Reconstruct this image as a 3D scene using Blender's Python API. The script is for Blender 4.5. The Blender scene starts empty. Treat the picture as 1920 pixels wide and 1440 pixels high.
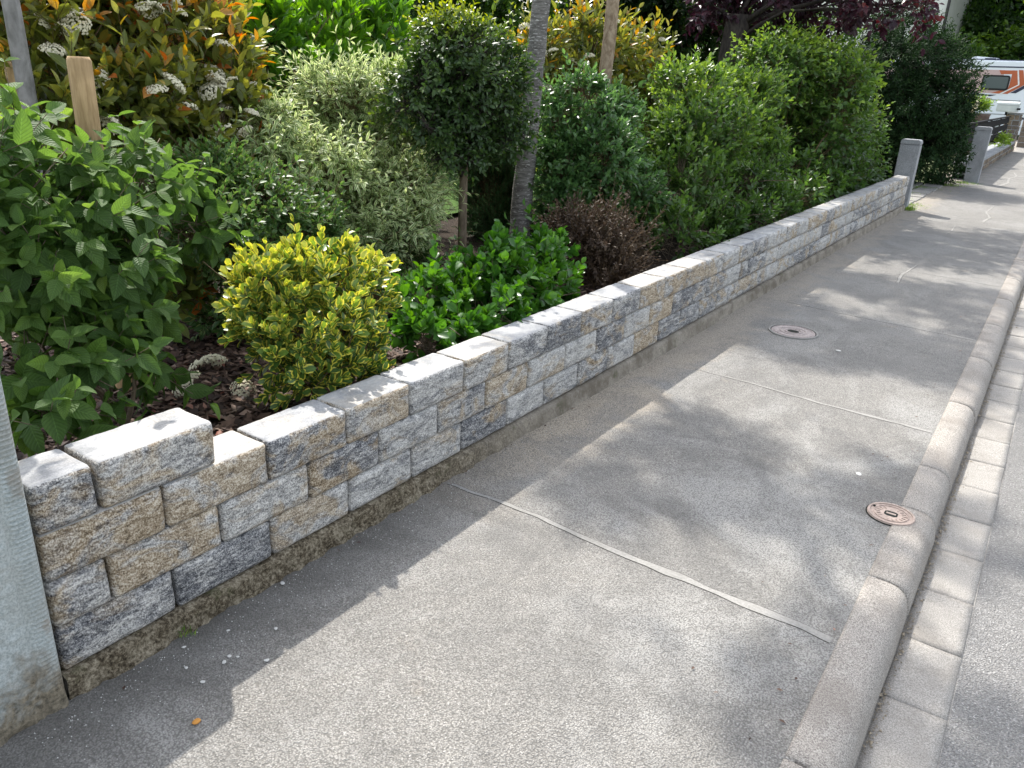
import bpy, math, random
import numpy as np
from mathutils import Vector, Matrix, noise as mn

scene = bpy.context.scene
COL = scene.collection
rng = np.random.default_rng(11)
random.seed(5)
R = math.radians

# ------------------------------------------------------------------ camera
PITCH, ROLL, YAW, FPX = 0.3749, 0.04971, 0.58496, 1477.8
F_ = Vector((-math.sin(YAW) * math.cos(PITCH), math.cos(YAW) * math.cos(PITCH), -math.sin(PITCH)))
R0 = Vector((math.cos(YAW), math.sin(YAW), 0))
U0 = R0.cross(F_)
Rv = R0 * math.cos(ROLL) + U0 * math.sin(ROLL)
Uv = -R0 * math.sin(ROLL) + U0 * math.cos(ROLL)
cam_d = bpy.data.cameras.new('camera')
cam = bpy.data.objects.new('camera', cam_d)
COL.objects.link(cam)
cam_d.sensor_width = 36
cam_d.lens = FPX / 1920 * 36
cam_d.clip_start = 0.05
cam_d.clip_end = 1500
m = Matrix.Identity(4)
for i in range(3):
    m[i][0], m[i][1], m[i][2] = Rv[i], Uv[i], -F_[i]
m[0][3], m[1][3], m[2][3] = 1.85, 0.0, 1.6
cam.matrix_world = m
scene.camera = cam

# ------------------------------------------------------------------ light
SUN = Vector((-0.66, 0.48, 1.0)).normalized()
el = math.asin(SUN.z)
w = bpy.data.worlds.new("World")
scene.world = w
w.use_nodes = True
nt = w.node_tree
nt.nodes.clear()
sky = nt.nodes.new('ShaderNodeTexSky')
sky.sky_type = 'NISHITA'
sky.sun_disc = False
sky.sun_elevation = el
sky.sun_rotation = math.atan2(SUN.x, SUN.y)
sky.air_density = 1.0
sky.dust_density = 2.0
sky.ozone_density = 1.0
bg = nt.nodes.new('ShaderNodeBackground')
bg.inputs['Strength'].default_value = 0.15
wo = nt.nodes.new('ShaderNodeOutputWorld')
hsv = nt.nodes.new('ShaderNodeHueSaturation'); hsv.inputs['Saturation'].default_value = .42
nt.links.new(sky.outputs[0], hsv.inputs['Color'])
nt.links.new(hsv.outputs[0], bg.inputs[0])
nt.links.new(bg.outputs[0], wo.inputs[0])
sl = bpy.data.lights.new('sun', 'SUN')
sl.energy = 2.3
sl.angle = R(0.8)
sl.color = (1.0, 0.955, 0.89)
so = bpy.data.objects.new('sun', sl)
COL.objects.link(so)
so.rotation_euler = SUN.to_track_quat('Z', 'Y').to_euler()
so.location = (0, 0, 20)
scene.view_settings.view_transform = 'Standard'
scene.view_settings.look = 'None'
scene.view_settings.exposure = 1.62
scene.view_settings.gamma = 1.0
scene.view_settings.use_curve_mapping = False
scene.render.engine = 'CYCLES'
scene.cycles.max_bounces = 8
scene.cycles.transparent_max_bounces = 8
scene.cycles.use_denoising = True


# ------------------------------------------------------------------ helpers
def tag(o, label=None, cat=None, group=None, kind=None):
    if label: o['label'] = label
    if cat: o['category'] = cat
    if group: o['group'] = group
    if kind: o['kind'] = kind
    return o


def empty(name, loc=(0, 0, 0)):
    o = bpy.data.objects.new(name, None)
    o.empty_display_size = 0.1
    COL.objects.link(o)
    o.location = loc
    return o


def mesh_np(name, V, F, mats=(), parent=None, uv=None, tint=None, smooth=True, midx=None, keep=False):
    """V (n,3); F (m,k) constant k, or list of tuples"""
    me = bpy.data.meshes.new(name)
    if isinstance(F, np.ndarray):
        k = F.shape[1]
        me.vertices.add(len(V)); me.vertices.foreach_set('co', np.ascontiguousarray(V, dtype=np.float32).ravel())
        me.loops.add(F.size); me.loops.foreach_set('vertex_index', F.astype(np.int32).ravel())
        me.polygons.add(len(F))
        me.polygons.foreach_set('loop_start', np.arange(0, F.size, k, dtype=np.int32))
        me.polygons.foreach_set('loop_total', np.full(len(F), k, dtype=np.int32))
        me.update(calc_edges=True)
    else:
        me.from_pydata([tuple(v) for v in V], [], F)
    me.polygons.foreach_set('use_smooth', np.full(len(me.polygons), smooth, dtype=bool))
    if midx is not None:
        me.polygons.foreach_set('material_index', np.asarray(midx, dtype=np.int32))
    if uv is not None:
        vi = np.empty(len(me.loops), dtype=np.int32)
        me.loops.foreach_get('vertex_index', vi)
        l = me.uv_layers.new(name='UVMap')
        l.data.foreach_set('uv', np.asarray(uv, dtype=np.float32)[vi].ravel())
    if tint is not None:
        a = me.attributes.new('tint', 'FLOAT', 'POINT')
        a.data.foreach_set('value', np.asarray(tint, dtype=np.float32))
    for mt in (mats if isinstance(mats, (list, tuple)) else [mats]):
        me.materials.append(mt)
    me.update()
    if keep:
        return me
    o = bpy.data.objects.new(name, me)
    COL.objects.link(o)
    if parent: o.parent = parent
    return o


def hashn(ix, iy, iz, seed):
    h = (ix * 374761393 + iy * 668265263 + iz * 2147483647 + seed * 144665) & 0xffffffff
    h = ((h ^ (h >> 13)) * 1274126177) & 0xffffffff
    h = h ^ (h >> 16)
    return (h & 0xffff) / 65535.0


def vnoise(P, s, seed=0):
    Q = np.asarray(P, dtype=np.float64) * s + 1000.0
    I = np.floor(Q).astype(np.int64); f = Q - I
    f = f * f * (3 - 2 * f)
    r = 0
    for dx in (0, 1):
        for dy in (0, 1):
            for dz in (0, 1):
                wgt = (f[:, 0] if dx else 1 - f[:, 0]) * (f[:, 1] if dy else 1 - f[:, 1]) * (f[:, 2] if dz else 1 - f[:, 2])
                r = r + wgt * hashn(I[:, 0] + dx, I[:, 1] + dy, I[:, 2] + dz, seed)
    return r * 2 - 1


def fbm(P, s, o=3, seed=0):
    r = 0; a = 1; t = 0
    for i in range(o):
        r = r + a * vnoise(P, s * 2 ** i, seed + i * 17); t += a; a *= .5
    return r / t


def grid(nx, ny):
    i = np.arange(nx * ny).reshape(ny, nx)
    return np.stack([i[:-1, :-1], i[:-1, 1:], i[1:, 1:], i[1:, :-1]], -1).reshape(-1, 4)


def tube_data(path, radii, n=8, cap=True, seed=0, rough=0.0):
    path = [Vector(p) for p in path]
    V = []; F = []
    ref = Vector((1, 0, 0.2)).normalized()
    for i, p in enumerate(path):
        t = (path[min(i + 1, len(path) - 1)] - path[max(i - 1, 0)]).normalized()
        a = t.cross(ref)
        if a.length < 0.1: a = t.cross(Vector((0, 1, 0)))
        a.normalize(); b = t.cross(a)
        for k in range(n):
            an = 2 * math.pi * k / n
            r = radii[i]
            if rough: r *= 1 + rough * mn.noise(Vector((math.cos(an) * 1.5, math.sin(an) * 1.5, i * .35 + seed)))
            V.append(p + a * math.cos(an) * r + b * math.sin(an) * r)
    for i in range(len(path) - 1):
        for k in range(n):
            F.append((i * n + k, i * n + (k + 1) % n, (i + 1) * n + (k + 1) % n, (i + 1) * n + k))
    if cap:
        V.append(path[-1]); c = len(V) - 1; s = (len(path) - 1) * n
        for k in range(n): F.append((s + k, s + (k + 1) % n, c, c))
        V.append(path[0]); c = len(V) - 1
        for k in range(n): F.append(((k + 1) % n, k, c, c))
    return np.array([tuple(v) for v in V]), F


class Acc:
    """collects pieces into one mesh"""
    def __init__(s): s.V = []; s.F = []; s.n = 0; s.M = []
    def add(s, V, F, mi=0):
        s.V.append(np.asarray(V, dtype=np.float64))
        for f in F:
            f = tuple(int(x) + s.n for x in f)
            g = []
            for x in f:
                if x not in g: g.append(x)
            s.F.append(tuple(g)); s.M.append(mi)
        s.n += len(V)
    def tube(s, path, radii, n=8, mi=0, **k):
        V, F = tube_data(path, radii, n, **k); s.add(V, F, mi)
    def box(s, lo, hi, mi=0):
        x0, y0, z0 = lo; x1, y1, z1 = hi
        V = [(x0, y0, z0), (x1, y0, z0), (x1, y1, z0), (x0, y1, z0), (x0, y0, z1), (x1, y0, z1), (x1, y1, z1), (x0, y1, z1)]
        s.add(V, [(0, 3, 2, 1), (4, 5, 6, 7), (0, 1, 5, 4), (1, 2, 6, 5), (2, 3, 7, 6), (3, 0, 4, 7)], mi)
    def prism(s, pts, axis, a, b, mi=0):
        """polygon pts (2d) extruded between a,b along axis"""
        def mk(u, v, t):
            return {'x': (t, u, v), 'y': (u, t, v), 'z': (u, v, t)}[axis]
        n = len(pts)
        V = [mk(u, v, a) for u, v in pts] + [mk(u, v, b) for u, v in pts]
        F = [tuple(range(n))[::-1], tuple(range(n, 2 * n))] + [(i, (i + 1) % n, n + (i + 1) % n, n + i) for i in range(n)]
        s.add(V, F, mi)
    def build(s, name, mats, parent=None, smooth=False, bevel=0, seg=2, keep=False):
        V = np.concatenate(s.V)
        me = bpy.data.meshes.new(name)
        me.from_pydata([tuple(v) for v in V], [], s.F)
        for mt in (mats if isinstance(mats, (list, tuple)) else [mats]): me.materials.append(mt)
        me.polygons.foreach_set('material_index', np.array(s.M, dtype=np.int32))
        me.polygons.foreach_set('use_smooth', np.full(len(me.polygons), smooth, dtype=bool))
        import bmesh
        bm = bmesh.new(); bm.from_mesh(me); bmesh.ops.recalc_face_normals(bm, faces=bm.faces)
        if bevel:
            bmesh.ops.bevel(bm, geom=[e for e in bm.edges if len(e.link_faces) == 2 and e.calc_face_angle(0) > 0.5], offset=bevel, segments=seg, affect='EDGES', clamp_overlap=True)
        bm.to_mesh(me); bm.free()
        me.update()
        if keep: return me
        o = bpy.data.objects.new(name, me)
        COL.objects.link(o)
        if parent: o.parent = parent
        return o


# ------------------------------------------------------------------ materials
class N:
    def __init__(s, name):
        s.m = bpy.data.materials.new(name); s.m.use_nodes = True
        s.t = s.m.node_tree; s.t.nodes.clear()
        s.out = s.t.nodes.new('ShaderNodeOutputMaterial')
    def n(s, typ, **kw):
        x = s.t.nodes.new('ShaderNode' + typ)
        for k, v in kw.items():
            if k in ('operation', 'data_type', 'blend_type', 'noise_dimensions', 'feature', 'attribute_type', 'attribute_name', 'wave_type', 'bands_direction', 'distance', 'clamp'):
                setattr(x, k, v)
            else:
                x.inputs[k.replace('_', ' ')].default_value = v
        return x
    def l(s, a, b): s.t.links.new(a, b)
    def val(s, op, a, b=0.5, c=None):
        x = s.t.nodes.new('ShaderNodeMath'); x.operation = op
        for i, v in enumerate((a, b, c)):
            if v is None: continue
            if hasattr(v, 'is_output') or hasattr(v, 'links'): s.l(v, x.inputs[i])
            else: x.inputs[i].default_value = v
        return x.outputs[0]
    def mix(s, fac, a, b, mode='MIX'):
        x = s.t.nodes.new('ShaderNodeMix'); x.data_type = 'RGBA'; x.blend_type = mode
        for sock, v in ((x.inputs[0], fac), (x.inputs[6], a), (x.inputs[7], b)):
            if hasattr(v, 'links'): s.l(v, sock)
            elif isinstance(v, (tuple, list)): sock.default_value = tuple(v) + (1,) * (4 - len(v))
            else: sock.default_value = v
        return x.outputs[2]
    def ramp(s, fac, stops, interp='LINEAR'):
        x = s.t.nodes.new('ShaderNodeValToRGB'); r = x.color_ramp; r.interpolation = interp
        while len(r.elements) < len(stops): r.elements.new(0.5)
        for e, (p, c) in zip(r.elements, stops):
            e.position = p
            e.color = (c, c, c, 1) if isinstance(c, (int, float)) else tuple(c) + (1,)
        s.l(fac, x.inputs[0])
        return x.outputs[0]
    def noise(s, vec, scale, detail=4, rough=.55, dist=0, out=0):
        x = s.t.nodes.new('ShaderNodeTexNoise')
        x.inputs['Scale'].default_value = scale; x.inputs['Detail'].default_value = detail
        x.inputs['Roughness'].default_value = rough; x.inputs['Distortion'].default_value = dist
        if vec is not None: s.l(vec, x.inputs['Vector'])
        return x.outputs[out]
    def voro(s, vec, scale, feature='F1', out='Distance'):
        x = s.t.nodes.new('ShaderNodeTexVoronoi'); x.feature = feature
        x.inputs['Scale'].default_value = scale
        if vec is not None: s.l(vec, x.inputs['Vector'])
        return x.outputs[out]
    def coord(s, which='Object', rnd=False, scale=None, rot=None):
        tc = s.t.nodes.new('ShaderNodeTexCoord').outputs[which]
        if rnd:
            oi = s.t.nodes.new('ShaderNodeObjectInfo')
            va = s.t.nodes.new('ShaderNodeVectorMath'); va.operation = 'MULTIPLY_ADD'
            cb = s.t.nodes.new('ShaderNodeCombineXYZ')
            s.l(oi.outputs['Random'], cb.inputs[0]); s.l(oi.outputs['Random'], cb.inputs[1]); s.l(oi.outputs['Random'], cb.inputs[2])
            s.l(cb.outputs[0], va.inputs[0]); va.inputs[1].default_value = (37, 91, 53)
            s.l(tc, va.inputs[2]); tc = va.outputs[0]
        if scale or rot:
            mp = s.t.nodes.new('ShaderNodeMapping')
            if scale: mp.inputs['Scale'].default_value = scale
            if rot: mp.inputs['Rotation'].default_value = rot
            s.l(tc, mp.inputs[0]); tc = mp.outputs[0]
        return tc
    def bump(s, h, strength=.5, dist=.01, nrm=None):
        x = s.t.nodes.new('ShaderNodeBump'); x.inputs['Strength'].default_value = strength
        x.inputs['Distance'].default_value = dist
        s.l(h, x.inputs['Height'])
        if nrm is not None: s.l(nrm, x.inputs['Normal'])
        return x.outputs[0]
    def attr(s, name, typ='GEOMETRY', out='Fac'):
        x = s.t.nodes.new('ShaderNodeAttribute'); x.attribute_type = typ; x.attribute_name = name
        return x.outputs[out]
    def bsdf(s, col, rough=.8, nrm=None, spec=.3, metal=0.0):
        b = s.t.nodes.new('ShaderNodeBsdfPrincipled')
        for sock, v in ((b.inputs['Base Color'], col), (b.inputs['Roughness'], rough)):
            if hasattr(v, 'links'): s.l(v, sock)
            elif isinstance(v, (tuple, list)): sock.default_value = tuple(v) + (1,)
            else: sock.default_value = v
        b.inputs['Specular IOR Level'].default_value = spec
        b.inputs['Metallic'].default_value = metal
        if nrm is not None: s.l(nrm, b.inputs['Normal'])
        return b
    def end(s, b):
        s.l(b.outputs[0], s.out.inputs[0]); return s.m


def plain(name, col, rough=.6, spec=.4, metal=0, var=.15, scale=12):
    n = N(name); c = n.coord('Object')
    f = n.noise(c, scale, 4)
    k = n.mix(n.ramp(f, [(.3, 0.), (.7, 1.)]), tuple(x * (1 - var) for x in col), tuple(min(1, x * (1 + var)) for x in col))
    return n.end(n.bsdf(k, rough, n.bump(f, .15, .004), spec, metal))


def stone_mat(name, front=True):
    n = N(name)
    c = n.coord('Object', rnd=True)
    cs = n.coord('Object', rnd=True, scale=(1, .55, 1.6), rot=(R(22), 0, 0))
    ochre = n.attr('ochre', 'OBJECT'); dark = n.attr('dark', 'OBJECT'); light = n.attr('light', 'OBJECT')
    g1 = n.noise(c, 190, 3, .85)            # grains
    g2 = n.noise(cs, 75, 6, .72, .6)
    g3 = n.noise(cs, 22, 5, .65, 1.0)
    gr = n.val('ADD', n.val('MULTIPLY', g1, .50), n.val('ADD', n.val('MULTIPLY', g2, .30), n.val('MULTIPLY', g3, .20)))
    if front:
        base = n.ramp(gr, [(.39, (.045, .044, .043)), (.45, (.19, .187, .18)), (.50, (.38, .37, .35)), (.57, (.72, .70, .66))])
        darkc = n.ramp(gr, [(.41, (.018, .02, .025)), (.48, (.085, .088, .10)), (.53, (.235, .237, .24)), (.585, (.52, .515, .50))])
        ochc = n.ramp(gr, [(.40, (.06, .043, .028)), (.46, (.21, .15, .085)), (.51, (.37, .285, .18)), (.57, (.66, .585, .46))])
    else:
        base = n.ramp(n.val('ADD', n.val('MULTIPLY', gr, .5), n.val('MULTIPLY', n.noise(cs, 9, 4, .6, .5), .5)), [(.42, (.22, .225, .23)), (.5, (.34, .34, .34)), (.58, (.46, .455, .44))])
        darkc = n.ramp(gr, [(.42, (.20, .205, .22)), (.58, (.36, .365, .375))])
        ochc = n.ramp(gr, [(.42, (.36, .32, .265)), (.58, (.52, .48, .41))])
    nd = n.noise(cs, 8.5, 6, .68, 1.2)
    no = n.noise(n.coord('Object', rnd=True, scale=(1, .8, 1.3), rot=(R(-30), 0, 0)), 7.0, 5, .6, .9)
    dm = n.ramp(n.val('ADD', nd, n.val('MULTIPLY', dark, .25)), [(.57, 0.), (.70, 1.)])
    om = n.ramp(n.val('ADD', no, n.val('MULTIPLY', ochre, .23)), [(.57, 0.), (.69, 1.)])
    k = n.mix(n.val('MULTIPLY', dm, .88 if front else .5), base, darkc)
    k = n.mix(n.val('MULTIPLY', om, .85 if front else .45), k, ochc)
    k = n.mix(n.val('MULTIPLY', light, .22), k, (.58, .57, .54))
    if front:
        hb = n.bump(gr, .85, .008, n.bump(g3, .6, .018))
    else:
        hb = n.bump(gr, .35, .003)
    return n.end(n.bsdf(k, .85, hb, .25))


def asphalt_mat(name, kind):
    n = N(name)
    c = n.coord('Object')
    vor = n.voro(c, 230)
    vor2 = n.t.nodes.new('ShaderNodeTexVoronoi'); vor2.inputs['Scale'].default_value = 230; n.l(c, vor2.inputs['Vector'])
    vc = n.t.nodes.new('ShaderNodeSeparateColor'); n.l(vor2.outputs['Color'], vc.inputs[0])
    g = n.noise(c, 320, 3, .7)
    mid = n.noise(c, 14, 5, .65)
    big = n.noise(c, 1.3, 5, .6, .6)
    sx = n.t.nodes.new('ShaderNodeSeparateXYZ'); n.l(c, sx.inputs[0])
    X, Y = sx.outputs[0], sx.outputs[1]
    if kind == 'walk':
        base = n.ramp(vc.outputs[0], [(0, (.235, .222, .20)), (.5, (.30, .286, .26)), (.93, (.37, .355, .325)), (1, (.50, .48, .45))])
        base = n.mix(n.ramp(big, [(.38, 0.), (.62, .45)]), base, (.17, .168, .162))
        base = n.mix(n.ramp(mid, [(.42, .25), (.60, 0.)]), base, (.16, .157, .15))
        base = n.mix(n.ramp(n.noise(c, 1.1, 7, .66, 1.0), [(.47, 0.), (.60, .75)]), base, (.40, .39, .365))
        base = n.mix(n.ramp(n.noise(n.coord('Object', scale=(1.6, .7, 1)), 2.0, 6, .64, 1.2), [(.54, 0.), (.68, .48)]), base, (.165, .16, .15))
        # cement dust trodden along the foot of the wall, more from 2.8 m on
        d = n.val('SUBTRACT', n.val('MULTIPLY_ADD', n.noise(c, 3.1, 5, .65, .5), 1.0, .10), X)
        dm = n.ramp(d, [(.18, 0.), (.50, 1.)])
        ym = n.ramp(n.val('ADD', Y, n.val('MULTIPLY', mid, .8)), [(0, 0), (1, 1)])
        yy = n.val('MULTIPLY', n.val('SUBTRACT', n.val('ADD', Y, n.val('MULTIPLY', big, 1.2)), 2.5), .9)
        yc = n.t.nodes.new('ShaderNodeClamp'); n.l(yy, yc.inputs[0])
        base = n.mix(n.val('MULTIPLY', n.val('MULTIPLY', dm, yc.outputs[0]), .92), base, (.50, .43, .335))
        # smoother, dustier surface further along
        fy = n.t.nodes.new('ShaderNodeClamp'); n.l(n.val('MULTIPLY', n.val('SUBTRACT', Y, 3.4), .35), fy.inputs[0])
        base = n.mix(n.val('MULTIPLY', fy.outputs[0], .45), base, (.30, .292, .275))
        # dark grime close to the foundation at the near end
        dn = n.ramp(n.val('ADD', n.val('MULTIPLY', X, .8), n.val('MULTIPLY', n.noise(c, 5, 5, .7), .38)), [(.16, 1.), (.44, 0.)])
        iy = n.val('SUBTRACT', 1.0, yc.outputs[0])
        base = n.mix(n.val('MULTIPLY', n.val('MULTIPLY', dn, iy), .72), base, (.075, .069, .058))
        # rusty tan smears
        base = n.mix(n.ramp(n.noise(c, 2.3, 4, .6, .3), [(.66, 0.), (.76, .4)]), base, (.34, .26, .17))
        v2 = n.voro(c, 185)
        base = n.mix(n.ramp(v2, [(.40, 0.), (.68, .62)]), base, (.10, .096, .088))  # crevices between grains darkened, their shade put into the colour
        base = n.mix(n.ramp(n.noise(c, 5.5, 5, .7, .8), [(.56, 0.), (.72, .38)]), base, (.125, .12, .112))
        base = n.mix(n.ramp(n.noise(c, 9.5, 6, .75, .4), [(.60, 0.), (.72, .30)]), base, (.40, .385, .355))
        rough, bs = .95, .55
    else:
        base = n.ramp(vc.outputs[0], [(0, (.165, .160, .152)), (.5, (.235, .229, .218)), (.93, (.30, .293, .28)), (1, (.44, .43, .41))])
        base = n.mix(n.ramp(big, [(.4, 0.), (.65, .35)]), base, (.17, .166, .158))
        rough, bs = .85, .8
    h = n.val('ADD', n.val('ADD', n.val('MULTIPLY', vor, -.4), n.val('MULTIPLY', n.voro(c, 185), -1.0)), n.val('MULTIPLY', g, .35))
    nb = n.bump(h, min(1, bs + .2), .006, n.bump(mid, .3, .01))
    return n.end(n.bsdf(base, rough, nb, .12))


def concrete_mat(name, a, b, dk, grain=300, rnd=False, bs=.5, stain=.5, spec=.25):
    n = N(name); c = n.coord('Object', rnd=rnd)
    g = n.noise(c, grain, 4, .75); mid = n.noise(c, 18, 5, .65); big = n.noise(c, 4.0, 5, .6, .4)
    k = n.mix(n.ramp(g, [(.40, 0.), (.60, 1.)]), a, b)
    k = n.mix(n.ramp(big, [(.48, 0.), (.68, stain)]), k, dk)
    k = n.mix(n.ramp(mid, [(.58, 0.), (.74, stain * .8)]), k, dk)
    return n.end(n.bsdf(k, .88, n.bump(g, bs, .003, n.bump(mid, .35, .008)), spec))


def leaf_mat(name, stops, rough=.42, trans=.4, tcol=1.5, margin=None, rib=0, spec=.5, mottled=None):
    n = N(name)
    oi = n.t.nodes.new('ShaderNodeObjectInfo')
    t = n.val('ADD', n.val('MULTIPLY', n.attr('tint'), .86), n.val('MULTIPLY', oi.outputs['Random'], .14))
    k = n.ramp(t, stops)
    uv = n.t.nodes.new('ShaderNodeUVMap')
    sx = n.t.nodes.new('ShaderNodeSeparateXYZ'); n.l(uv.outputs[0], sx.inputs[0])
    ax = n.val('ABSOLUTE', n.val('MULTIPLY_ADD', sx.outputs[0], 2.0, -1.0))
    nrm = None
    pc = n.coord('Object')
    k = n.mix(n.ramp(n.noise(pc, 60, 3), [(.4, 0.), (.7, .25)]), k, tuple(x * .6 for x in stops[0][1]))
    if margin:
        mc, thr, wob = margin
        mm = n.ramp(n.val('ADD', ax, n.val('MULTIPLY_ADD', n.noise(pc, 70, 3), wob, -wob / 2)), [(thr, 0.), (min(1, thr + .12), 1.)])
        k = n.mix(mm, k, mc)
    mr = n.ramp(ax, [(0.0, .35), (.07, 0.)])
    k = n.mix(mr, k, tuple(min(1, x * 2.2 + .02) for x in stops[1][1]))
    if rib:
        wv = n.val('SINE', n.val('MULTIPLY', n.val('SUBTRACT', sx.outputs[1], n.val('MULTIPLY', ax, .28)), rib * 6.283))
        nrm = n.bump(wv, .35, .004)
        k = n.mix(n.ramp(n.val('MULTIPLY_ADD', wv, .5, .5), [(0, .3), (.35, 0.)]), k, tuple(x * .5 for x in stops[0][1]))
    b = n.bsdf(k, rough, nrm, spec)
    tr = n.t.nodes.new('ShaderNodeBsdfTranslucent')
    hs = n.t.nodes.new('ShaderNodeHueSaturation'); hs.inputs['Value'].default_value = tcol; hs.inputs['Saturation'].default_value = 1.12; hs.inputs['Hue'].default_value = .488
    n.l(k, hs.inputs['Color']); n.l(hs.outputs[0], tr.inputs[0])
    mx = n.t.nodes.new('ShaderNodeMixShader'); mx.inputs[0].default_value = trans
    n.l(b.outputs[0], mx.inputs[1]); n.l(tr.outputs[0], mx.inputs[2])
    n.l(mx.outputs[0], n.out.inputs[0])
    return n.m


def bark_mat(name, a, b, streak=None, scale=(1, 1, 1), sc=20, bs=.6):
    n = N(name); c = n.coord('Object', scale=scale)
    f = n.noise(c, sc, 6, .65, .3)
    k = n.mix(n.ramp(f, [(.38, 0.), (.62, 1.)]), a, b)
    f2 = n.noise(n.coord('Object'), 7, 4)
    k = n.mix(n.ramp(f2, [(.5, 0.), (.7, .4)]), k, tuple(x * .6 for x in a))
    if streak:
        s2 = n.noise(n.coord('Object', scale=(1, 1, 5.5)), 26, 4, .6, .2)
        k = n.mix(n.ramp(s2, [(.585, 0.), (.63, .9)]), k, streak)
    return n.end(n.bsdf(k, .85, n.bump(f, bs, .006), .25))


M = {}
M['stone'] = stone_mat('split_granite_concrete')
M['stone_top'] = stone_mat('smooth_granite_concrete', False)
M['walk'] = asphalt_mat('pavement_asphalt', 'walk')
M['road'] = asphalt_mat('road_asphalt', 'road')
M['kerb'] = concrete_mat('kerb_concrete', (.16, .14, .125), (.46, .43, .38), (.18, .155, .13), 240, True, .7, .55)
M['gutter'] = concrete_mat('gutter_concrete', (.20, .185, .165), (.40, .38, .345), (.185, .168, .145), 230, True, .7, .5)
M['pier'] = concrete_mat('pier_render', (.27, .30, .29), (.42, .45, .44), (.27, .245, .20), 160, False, .45, .45)
nn_ = M['pier'].node_tree; bs_ = [q for q in nn_.nodes if q.type == 'BSDF_PRINCIPLED'][0]
_n = N.__new__(N); _n.m = M['pier']; _n.t = nn_; _c = _n.coord('Object'); _s = nn_.nodes.new('ShaderNodeSeparateXYZ'); _n.l(_c, _s.inputs[0])
_k = bs_.inputs['Base Color'].links[0].from_socket
_f = _n.ramp(_n.val('ADD', _s.outputs[2], _n.val('MULTIPLY', _n.noise(_c, 11, 5, .7, .6), .42)), [(.26, .95), (.40, 0.)])
_k2 = _n.mix(_f, _k, _n.ramp(_n.noise(_c, 70, 4, .7), [(.35, (.06, .048, .03)), (.65, (.24, .20, .14))]))
_k2 = _n.mix(_n.ramp(_n.noise(_c, 7, 4, .6, .5), [(.60, 0.), (.66, .6)]), _k2, (.25, .21, .165))
_n.l(_k2, bs_.inputs['Base Color'])
M['post'] = concrete_mat('post_concrete', (.22, .23, .24), (.36, .37, .38), (.15, .155, .155), 120, True, .4, .5)
M['filler'] = concrete_mat('seam_filler', (.23, .223, .205), (.30, .29, .27), (.17, .165, .15), 90, False, .3, .6)
M['crackd'] = plain('dark_crack', (.05, .047, .042), .95, .1)
M['rust'] = plain('rusty_iron', (.40, .315, .265), .8, .3, 0, .25, 60)
M['iron'] = plain('dusty_iron', (.36, .31, .29), .75, .4, 0, .25, 80)
M['dark'] = plain('dark_hole', (.01, .012, .008), .9)
M['crumb'] = plain('mortar_crumb', (.56, .55, .52), .9, .2)
M['orange'] = plain('dry_orange_leaf', (.55, .25, .05), .7)
M['stake'] = bark_mat('round_pine_stake', (.30, .20, .10), (.46, .32, .17), None, (1, 1, .12), 60, .25)
M['bark'] = bark_mat('brown_bark', (.10, .075, .05), (.20, .16, .11), None, (1, 1, .3), 40)
M['bark_grey'] = bark_mat('grey_bark', (.15, .145, .135), (.27, .26, .25), None, (1, 1, .5), 22)
M['bark_cherry'] = bark_mat('ringed_grey_bark', (.085, .078, .07), (.20, .19, .175), (.46, .45, .42), (1, 1, 6), 14)
M['bark_flaky'] = bark_mat('flaky_tan_bark', (.20, .14, .09), (.38, .30, .21), None, (1, 1, .5), 30)
M['bark_dark'] = bark_mat('dark_bark', (.025, .02, .018), (.06, .05, .04), None, (1, 1, .4), 25)
M['twig'] = plain('twig', (.12, .08, .045), .8, .2)
M['twig_green'] = plain('green_twig', (.14, .17, .05), .7, .3)


# foundation: dark crumbly soil stained concrete at the near end, clean cement further on
n = N('foundation_concrete'); c = n.coord('Object')
sx = n.t.nodes.new('ShaderNodeSeparateXYZ'); n.l(c, sx.inputs[0])
g = n.noise(c, 85, 6, .8); mid = n.noise(c, 12, 5, .7)
a = n.mix(n.ramp(n.noise(c, 16, 5, .7), [(.46, 0.), (.60, .7)]), n.ramp(g, [(.38, (.022, .017, .010)), (.5, (.10, .078, .05)), (.62, (.28, .24, .17))]), n.ramp(g, [(.38, (.12, .095, .06)), (.6, (.40, .35, .26))]))
b = n.mix(n.ramp(n.noise(c, 6, 5, .7), [(.42, 0.), (.62, .8)]), n.ramp(g, [(.36, (.21, .185, .15)), (.64, (.36, .325, .27))]), (.12, .10, .075))
yy = n.val('MULTIPLY', n.val('SUBTRACT', n.val('ADD', sx.outputs[1], mid), -4.1), 1.1)
cl = n.t.nodes.new('ShaderNodeClamp'); n.l(yy, cl.inputs[0])
k = n.mix(cl.outputs[0], a, b)
k = n.mix(n.ramp(n.noise(c, 9, 4, .7), [(.60, 0.), (.72, .5)]), k, (.06, .075, .025))
M['found'] = n.end(n.bsdf(k, .9, n.bump(g, .8, .008, n.bump(mid, .5, .02)), .2))

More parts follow.
